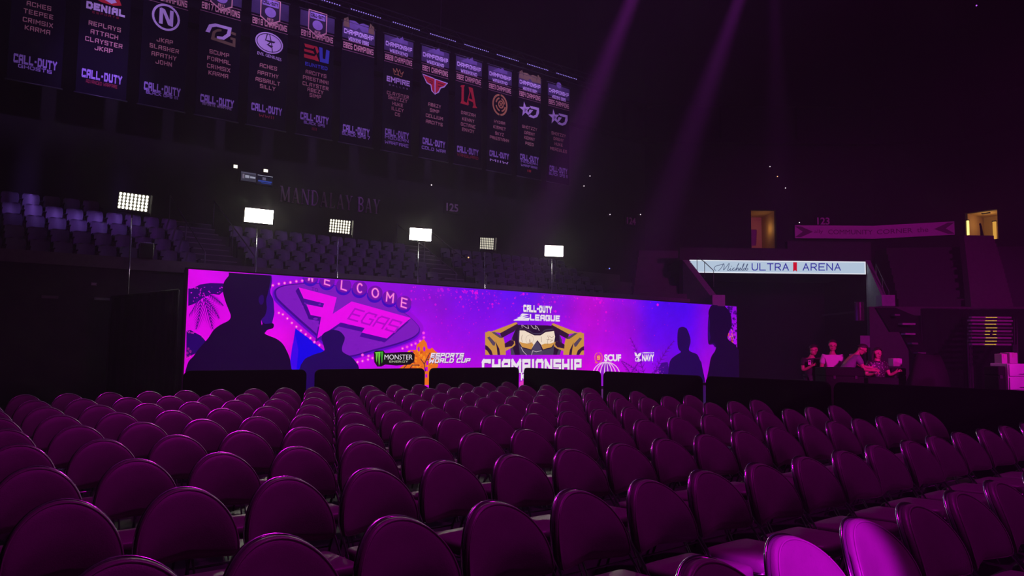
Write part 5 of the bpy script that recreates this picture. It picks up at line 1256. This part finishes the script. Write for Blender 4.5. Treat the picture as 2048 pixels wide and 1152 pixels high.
for x0, x1, yy in ((1790, 1800, 630), (1805, 1831, 648), (1811, 1831, 668), (1824, 1836, 687), (1836, 1852, 706), (1848, 1858, 725), (1863, 1873, 743)):
    mb = MB(); px_box(mb, x0, x1, yy - 1.8, yy + 1.6, 25.7, 26.0); mb.v = [tuple(Vector(v) - base) for v in mb.v]; mb.build('tread', TREAD if x1 - x0 > 18 else mat('stair_tread_dark', (.14, .11, .13), .6), st2)  # narrow tread ends take the darker, shaded tread colour too
poly = [(1752, 615), (1790, 615), (1836, 634), (1846, 690), (1872, 728), (1888, 760), (1888, 800), (1830, 800), (1836, 726), (1822, 703), (1802, 664), (1781, 664)]
mb = MB(); P = [atD(x, y, 26.0) for x, y in poly]; P = [Vector((p.x, p.y, max(.02, p.z))) - base for p in P]; mb.slab(P, FH * .12); mb.build('stringer', BLACK, st2)
mb = MB(); q = [atD(x, y, 26.2) - base for x, y in ((1790, 617), (1870, 742))]
mb.tube([q[0], q[1], Vector((q[1].x, q[1].y, .02))], .03, 6); mb.build('handrail', DARKM, st2)
# black sheet added along the end wall to keep it dark
a, b = atD(1842, 625, 29.9), atD(2120, 625, 29.4)
drape('pipe_drape', 'black curtain along the end wall behind the stair with yellow step lights', [(a.x, a.y, 3.25), (b.x, b.y, 3.25), (b.x, b.y, .02), (a.x, a.y, .02)], .05, 12)

# ------------------------------------------------------------------ crew beside the seating: bodies grown over a skeleton
SKIN = mat('skin', (.52, .24, .18), .5, var=.08, scale=20)
HAIR = mat('dark_hair', (.03, .02, .02), .6); TEE = mat('white_tshirt', (.68, .58, .62), .85, var=.06, bump=.1)
GREYT = mat('grey_tshirt', (.22, .20, .24), .85, bump=.1); DARKT = mat('dark_top', (.03, .025, .03), .85); TROU = mat('dark_trousers', (.03, .03, .035), .85)
SPARK = bpy.data.materials.new('sequin_dress'); SPARK.use_nodes = True
nt = SPARK.node_tree; b_ = nt.nodes['Principled BSDF']; b_.inputs['Roughness'].default_value = .35; b_.inputs['Metallic'].default_value = .4
vo = nt.nodes.new('ShaderNodeTexVoronoi'); vo.inputs['Scale'].default_value = 26; rp = nt.nodes.new('ShaderNodeValToRGB'); tc = nt.nodes.new('ShaderNodeTexCoord')
rp.color_ramp.elements[0].color = (.75, .62, .7, 1); rp.color_ramp.elements[1].color = (.06, .035, .05, 1); rp.color_ramp.elements[0].position = .12; rp.color_ramp.elements[1].position = .28
nt.links.new(tc.outputs['Object'], vo.inputs['Vector']); nt.links.new(vo.outputs['Distance'], rp.inputs[0]); nt.links.new(rp.outputs[0], b_.inputs['Base Color'])

def skin_mesh(name, nodes, edges, parent, mt, root=0, sub=2):
    """nodes: list of (point, radius or (rx, ry)); a Skin modifier grows one continuous surface"""
    me = bpy.data.meshes.new(name); me.from_pydata([tuple(n[0]) for n in nodes], edges, []); ob = bpy.data.objects.new(name, me); col.objects.link(ob)
    sk = ob.modifiers.new('skin', 'SKIN'); sk.use_smooth_shade = True
    for i, n in enumerate(nodes):
        r = n[1]; me.skin_vertices[0].data[i].radius = r if isinstance(r, tuple) else (r, r); me.skin_vertices[0].data[i].use_root = (i == root)
    s = ob.modifiers.new('sub', 'SUBSURF'); s.levels = sub; s.render_levels = sub
    dg = bpy.context.evaluated_depsgraph_get(); dg.update(); m2 = bpy.data.meshes.new_from_object(ob.evaluated_get(dg)); bpy.data.objects.remove(ob); m2.name = name
    m2.materials.clear(); m2.materials.append(mt); m2.polygons.foreach_set('use_smooth', [True] * len(m2.polygons))
    o = bpy.data.objects.new(name, m2); col.objects.link(o); o.parent = parent; return o
def person(lb, loc, rz, J, top, bottom, hair='short', sc_=1.0):
    """J: joints in metres, x to the figure's left, -y forward, z up"""
    root = thing('person', lb, 'person', loc, rz, None); V = {k: Vector(v) for k, v in J.items()}
    N = []; E = []; I = {}
    def node(k, p, r): I[k] = len(N); N.append((Vector(p), r)); return I[k]
    def link(*ks):
        for a, b in zip(ks[:-1], ks[1:]): E.append((I[a], I[b]))
    sp = V['chest'] - V['pelvis']
    node('pelvis', V['pelvis'], (.15, .11)); node('waist', V['pelvis'] + sp * .45, (.135, .10)); node('chest', V['chest'], (.16, .11)); node('neck0', V['neck'], .060)
    hd = V['head']; ax = (hd - V['neck']).normalized(); fwd = V['face'].normalized()
    node('neck1', V['neck'] + ax * .07, .053); node('jaw', hd - ax * .055 + fwd * .018, (.062, .070)); node('mid', hd + ax * .01, (.076, .090)); node('crown', hd + ax * .085 - fwd * .008, (.060, .072))
    link('pelvis', 'waist', 'chest', 'neck0', 'neck1', 'jaw', 'mid', 'crown')
    node('nose', hd - ax * .012 + fwd * .108, .011); link('mid', 'nose')
    node('chin', hd - ax * .105 + fwd * .060, .022); link('jaw', 'chin')
    for s, S in ((1, 'L'), (-1, 'R')):
        node('ear' + S, hd + fwd.cross(ax) * (-.082 * s) - fwd * .005, .016); link('mid', 'ear' + S)
        node('sh' + S, V['sh' + S], .058); node('el' + S, V['el' + S], .040); node('wr' + S, V['wr' + S], .027); link('chest', 'sh' + S, 'el' + S, 'wr' + S)
        d = (V['wr' + S] - V['el' + S]).normalized(); side = d.cross(Vector((0, 1, 0)) if abs(d.y) < .8 else UP).normalized(); down = d.cross(side).normalized()
        pm = V['wr' + S] + d * .055; node('pm' + S, pm, (.034, .017)); link('wr' + S, 'pm' + S)
        for f in range(4):
            off = side * (.026 - .0175 * f); k1 = pm + d * .045 + off; ln = (.034, .040, .037, .028)[f]
            node('k%d%s' % (f, S), k1, .009); node('t%d%s' % (f, S), k1 + d * ln * .9 + down * ln * .5, .008); link('pm' + S, 'k%d%s' % (f, S), 't%d%s' % (f, S))
        node('th' + S, V['wr' + S] + d * .045 + side * .045, .010); node('tt' + S, V['wr' + S] + d * .085 + side * .055 + down * .012, .009); link('wr' + S, 'th' + S, 'tt' + S)
        node('hp' + S, V['hp' + S], .088); node('kn' + S, V['kn' + S], .056); node('an' + S, V['an' + S], .037); node('to' + S, V['an' + S] + Vector((0, -.17, -.045)), .032); link('pelvis', 'hp' + S, 'kn' + S, 'an' + S, 'to' + S)
    body = skin_mesh('body', N, E, root, SKIN, 0)
    # clothing, each its own layer over the body
    n2 = [(V['pelvis'] + sp * -.02, (.170, .130)), (V['pelvis'] + sp * .4, (.160, .125)), (V['chest'], (.185, .135)), (V['chest'].lerp(V['neck'], .6), .095)]; e2 = [(0, 1), (1, 2), (2, 3)]
    for S in 'LR':
        n2 += [(V['sh' + S], .078), (V['sh' + S].lerp(V['el' + S], .62), .062)]; k = len(n2); e2 += [(2, k - 2), (k - 2, k - 1)]
    skin_mesh('dress' if bottom is None else 'shirt', n2, e2, root, top, 0)
    if bottom is None:
        mb = MB(); c = V['pelvis']; mb.lathe([(.17, .05), (.19, -.15), (.22, -.45), (.235, -.50), (.225, -.50)], c, 20); mb.build('skirt', top, root, smooth=True)
    else:
        n3 = [(V['pelvis'] + Vector((0, 0, .03)), (.165, .125))]; e3 = []
        for S in 'LR':
            n3 += [(V['hp' + S], .104), (V['kn' + S], .076), (V['an' + S] + Vector((0, 0, .04)), .062)]; k = len(n3); e3 += [(0, k - 3), (k - 3, k - 2), (k - 2, k - 1)]
        skin_mesh('trousers', n3, e3, root, bottom, 0)
        for S in 'LR':
            mb = MB(); mb.ball(V['an' + S] + Vector((0, -.075, -.035)), (.05, .14, .045), n=14, k=8); mb.build('shoe', TROU, root, smooth=True)
    mb = MB(); cx_ = fwd.cross(ax).normalized(); R = Matrix((cx_, -fwd, ax)).transposed()
    n = 16
    for i in range(7):
        th = math.radians(8 + i * 15)
        for j in range(n):
            an = 2 * math.pi * j / n; front = max(0, -math.sin(an)); z = math.cos(th * (1 - .43 * front))
            r = math.sin(th * (1 - .43 * front)); mb.v.append(tuple(hd + ax * .035 + R @ Vector((.087 * r * math.cos(an), .103 * r * math.sin(an) + .012, .094 * z))))
    for i in range(6):
        for j in range(n): mb.f.append((i * n + j, (i + 1) * n + j, (i + 1) * n + (j + 1) % n, i * n + (j + 1) % n)); mb.mi.append(0)
    mb.f.append(tuple(range(n))); mb.mi.append(0)
    if hair == 'long':
        for s in (-1, 1): mb.tube(cr([hd + ax * .05 + cx_ * s * .085 - fwd * .02, hd - ax * .06 + cx_ * s * .092 - fwd * .03, hd - ax * .17 + cx_ * s * .085 - fwd * .03], 4), .032, 8)
        mb.ball(hd - fwd * .075 - ax * .06, (.09, .055, .15), n=12, k=8)
    mb.build('hair', HAIR, root, smooth=True)
    for s in (-1, 1):
        mb = MB(); mb.ball(hd + fwd * .088 + cx_ * s * .031 + ax * .012, (.012, .010, .007), n=8, k=6); mb.build('eye', HAIR, root)
    mb = MB(); mb.ball(hd + fwd * .092 - ax * .052, (.024, .010, .006), n=8, k=6); mb.build('mouth', mat('lips', (.35, .10, .10), .5), root)
    return root
face_cam = -YAW                                # a figure with this turn faces the camera
def at(px, D): p = atD(px, 700, D); return (p.x, p.y, 0)
legs = {'hpL': (.10, 0, .92), 'hpR': (-.10, 0, .92), 'knL': (.11, -.03, .50), 'knR': (-.11, -.02, .50), 'anL': (.12, .02, .085), 'anR': (-.12, .02, .085)}
def up(**k):
    d = dict(pelvis=(0, 0, .98), chest=(0, -.01, 1.30), neck=(0, .0, 1.48), head=(.0, -.02, 1.655), face=(.45, -.9, -.08), shL=(.19, 0, 1.415), shR=(-.19, 0, 1.415), elL=(.245, .02, 1.14), elR=(-.245, .02, 1.14), wrL=(.25, -.06, .90), wrR=(-.25, -.06, .90)); d.update(legs); d.update(k); return d
mn = person('person standing in a white t-shirt, arms hanging, by the dark tunnel', at(1664.5, 15.9), face_cam + .05, up(face=(-.42, -.9, -.10)), TEE, TROU)
# printed emblem on the shirt chest
mb = MB(); mb.box((.015, -.155, 1.17), (.045, .012, .07), bev=.004); mb.build('shirt_print', mat('print_dark', (.12, .05, .10), .8), mn)
le = person('person in a grey t-shirt leaning far forward with both arms reaching down', at(1691, 15.15), face_cam, dict(pelvis=(-.10, .05, .97), chest=(.10, .0, 1.30), neck=(.21, -.02, 1.45), head=(.315, -.04, 1.575), face=(.85, -.35, -.42),
     shL=(.19, .16, 1.41), shR=(.17, -.18, 1.40), elL=(.36, .14, 1.24), elR=(.26, -.24, 1.17), wrL=(.52, .05, 1.20), wrR=(.44, -.22, 1.155), hpL=(-.08, .13, .92), hpR=(-.12, -.05, .92), knL=(-.10, .12, .50), knR=(-.20, -.06, .50), anL=(-.14, .14, .085), anR=(-.30, -.02, .085)), GREYT, TROU)
wo = person('person with long hair in a sparkling dark dress, facing the leaning person', at(1753, 16.0), face_cam, up(pelvis=(0, 0, .92), chest=(0, -.01, 1.18), neck=(0, 0, 1.335), head=(.01, -.02, 1.50), face=(.1, -1, -.1), shL=(.17, 0, 1.275), shR=(-.17, 0, 1.275), elL=(.25, -.03, 1.03), elR=(-.25, -.02, 1.03), wrL=(.33, -.16, 1.10), wrR=(-.16, -.20, 1.06)), SPARK, None, 'long')
dk = person('person in dark clothes at the tunnel edge, head tilted, holding a pale card', at(1624, 16.4), face_cam, up(head=(.02, -.03, 1.555), neck=(-.02, 0, 1.39), chest=(0, 0, 1.22), shL=(.17, 0, 1.33), shR=(-.19, 0, 1.33), elR=(-.23, -.05, 1.10), wrR=(-.10, -.20, 1.20), elL=(.22, .02, 1.06), wrL=(.2, -.06, .84), pelvis=(0, 0, .92), face=(.5, -.8, -.15)), DARKT, TROU)
c = Vector(at(1618.5, 16.15)); c.z = 0
zc = atD(1618.5, 725, 16.15).z
t = thing('pale_card', 'pale card held up by the person in dark clothes', 'card', (c.x, c.y, zc)); t.rotation_euler = (0, 0, face_cam)
mb = MB(); mb.box((0, 0, 0), (.065, .008, .10), bev=.003); mb.build('card', mat('card_pale', (.7, .6, .55), .5), t)
mb = MB(); mb.box((0, -.005, .02), (.04, .003, .03)); mb.build('print_block', mat('print_dark', (.12, .05, .10), .8), t)

# cases, covered gear and boxes round the crew
def case(lb, px0, px1, D, H, dep, name='road_case', mt=BLACK):
    a, b = atD(px0, 720, D), atD(px1, 720, D); W = (b - a).length; c = (a + b) / 2 + FH * dep / 2
    t = thing(name, lb, 'case', (c.x, c.y, 0), face_cam, 'black road cases by the tunnel')
    mb = MB(); mb.box((0, 0, (H - .28) / 2 + .10), (W, dep, H - .28), bev=.02); mb.build('body', mt, t)
    mb = MB(); mb.box((0, 0, H - .10), (W, dep, .16), bev=.02); mb.build('lid', mt, t)
    for s in (-1, 1):
        mb = MB(); mb.box((s * W * .28, -dep / 2 - .006, H - .2), (.05, .02, .06), bev=.004); mb.build('latch', mat('case_metal', (.04, .04, .045), .6, .5), t)
    for sx in (-1, 1):
        for sy in (-1, 1):
            mb = MB(); R = Matrix.Rotation(math.pi / 2, 3, 'Y'); mb.lathe([(.02, -.02), (.05, -.02), (.05, .02), (.02, .02)], (sx * W * .4, sy * dep * .35, .05), 12, M=R); mb.build('caster', DARKM, t, smooth=False)
    return t
case('black road case in front of the white t-shirt, the leaning person rests on it', 1651, 1728, 13.9, 1.25, .5)
case('black road case before the sparkling dress', 1735, 1797, 14.9, 1.03, .5)
t = thing('covered_gear', 'black cloth heaped over equipment beside the side-view stair', 'gear', at(1850, 15.4), face_cam)
mb = MB(); nx, nz = 26, 10; rg = random.Random(5)
for j in range(nz + 1):
    v = j / nz
    for i in range(nx):
        an = 2 * math.pi * i / nx; r = (1 - .55 * v ** 2.2) * (1 + .07 * math.sin(an * 5 + v * 4) + .04 * math.sin(an * 11))
        mb.v.append((.50 * r * math.cos(an) + .06 * v, .40 * r * math.sin(an), .01 + 1.42 * v * (1 + .06 * math.sin(an * 2 + 1) * v)))
for j in range(nz):
    for i in range(nx): mb.f.append((j * nx + i, j * nx + (i + 1) % nx, (j + 1) * nx + (i + 1) % nx, (j + 1) * nx + i)); mb.mi.append(0)
mb.f.append(tuple(nz * nx + i for i in range(nx))); mb.mi.append(0)
mb.build('cloth', BLACK, t, smooth=True)
mb = MB(); mb.tube([(-.52, -.36, .02), (.52, -.36, .02), (.52, .36, .02), (-.52, .36, .02)], .02, 6, True); mb.build('base_frame', DARKM, t)
case('black road case carrying the pink-lit box, beside the sparkling dress', 1783, 1812, 16.1, 1.20, .4)
def carton(lb, px0, px1, py0, py1, D, dep, c, grp=None, floor=None, name='carton'):
    a, b = atD(px0, py1, D), atD(px1, py0, D); W = (Vector((b.x, b.y, 0)) - Vector((a.x, a.y, 0))).length; z0 = a.z if floor is None else floor; H = b.z - z0
    cc = (a + b) / 2 + FH * dep / 2; t = thing(name, lb, 'box', (cc.x, cc.y, z0), face_cam, grp)
    mt = mat('carton_' + '_'.join(str(int(x * 100)) for x in c), c, .6, var=.06)
    mb = MB(); mb.box((0, 0, H / 2), (W, dep, H), bev=.006); mb.build('body', mt, t)
    mb = MB(); mb.box((0, 0, H + .002), (W * 1.0, .05, .004)); mb.box((0, -dep / 2 - .002, H - .04), (.05, .004, .08)); mb.build('tape', mat('tape', (.5, .42, .36), .4), t)
    return t
carton('pink-lit box standing on a road case near the sparkling dress', 1787, 1804, 717, 732.6, 16.2, .22, (.45, .36, .40))
def cabinet_(lb):
    D = 12.6; a, b = atD(2019, 765, D), atD(2072, 728, D); W = (Vector((b.x, b.y, 0)) - Vector((a.x, a.y, 0))).length; H = b.z; cc = (a + b) / 2 + FH * .25
    t = thing('drawer_cabinet', lb, 'cabinet', (cc.x, cc.y, 0), face_cam)
    mt = mat('cabinet_white', (.72, .66, .70), .4, var=.04)
    mb = MB(); mb.box((0, .01, H / 2), (W, .46, H), bev=.008); mb.build('body', mt, t)
    for k in range(4):
        h = .20; z = H - .11 - k * .225
        mb = MB(); mb.box((0, -.235, z), (W - .02, .03, h), bev=.005); dr_ = mb.build('drawer', mt, t)
        mb = MB(); mb.tube([(-.07, -.25, z - .06), (-.07, -.275, z - .06), (.07, -.275, z - .06), (.07, -.25, z - .06)], .006, 6); mb.build('handle', CHROME, dr_)
    return t, H
cb, Hc = cabinet_('white drawer cabinet lit magenta at the right edge')
carton('taller pink box on top of the white drawer cabinet', 2020, 2035, 705.5, 725, 12.75, .25, (.50, .38, .44), 'boxes on the white cabinet', Hc + .001)
carton('shorter pink box on top of the white drawer cabinet', 2008 + 12, 2018 + 20, 709, 725, 13.05, .18, (.44, .33, .38), 'boxes on the white cabinet', Hc + .001) if False else None
case('black road case next to the white drawer cabinet', 1996, 2017, 12.7, 1.33, .4)
carton('small pink box on the road case beside the white cabinet', 2004, 2014.5, 708, 724.5, 12.8, .2, (.44, .33, .38), 'boxes on the white cabinet', 1.331)
# board on a stand and shiny cylinder at the tunnel's side
p = atD(1730, 683, 31.0); t = thing('notice_board', 'pink-lit blank notice board on a stand at the tunnel side', 'board', (p.x, p.y, 0), face_cam)
H = atD(1730, 671, 31.0).z; h0 = atD(1730, 695, 31.0).z
mb = MB(); mb.box((0, 0, (H + h0) / 2), (.40, .03, H - h0), bev=.006); mb.build('board', mat('board_pale', (.42, .34, .40), .6), t)
mb = MB(); mb.tube([(0, .03, 0), (0, .03, H - .1)], .025, 8); mb.box((0, .03, .02), (.5, .4, .04)); mb.build('stand', DARKM, t)
p = atD(1718.5, 623, 31.2); t = thing('wall_cylinder', 'shiny dark upright cylinder mounted beside the tunnel mouth', 'fixture', p, face_cam)
mb = MB(); mb.lathe([(.17, -.40), (.19, -.38), (.19, .38), (.17, .40)], (0, 0, 0), 28); mb.build('drum', mat('gloss_drum', (.20, .12, .16), .18, .6), t, smooth=True, angle=40)
mb = MB(); mb.box((.0, 1.9, .0), (.08, 3.6, .08)); mb.build('bracket', DARKM, t)
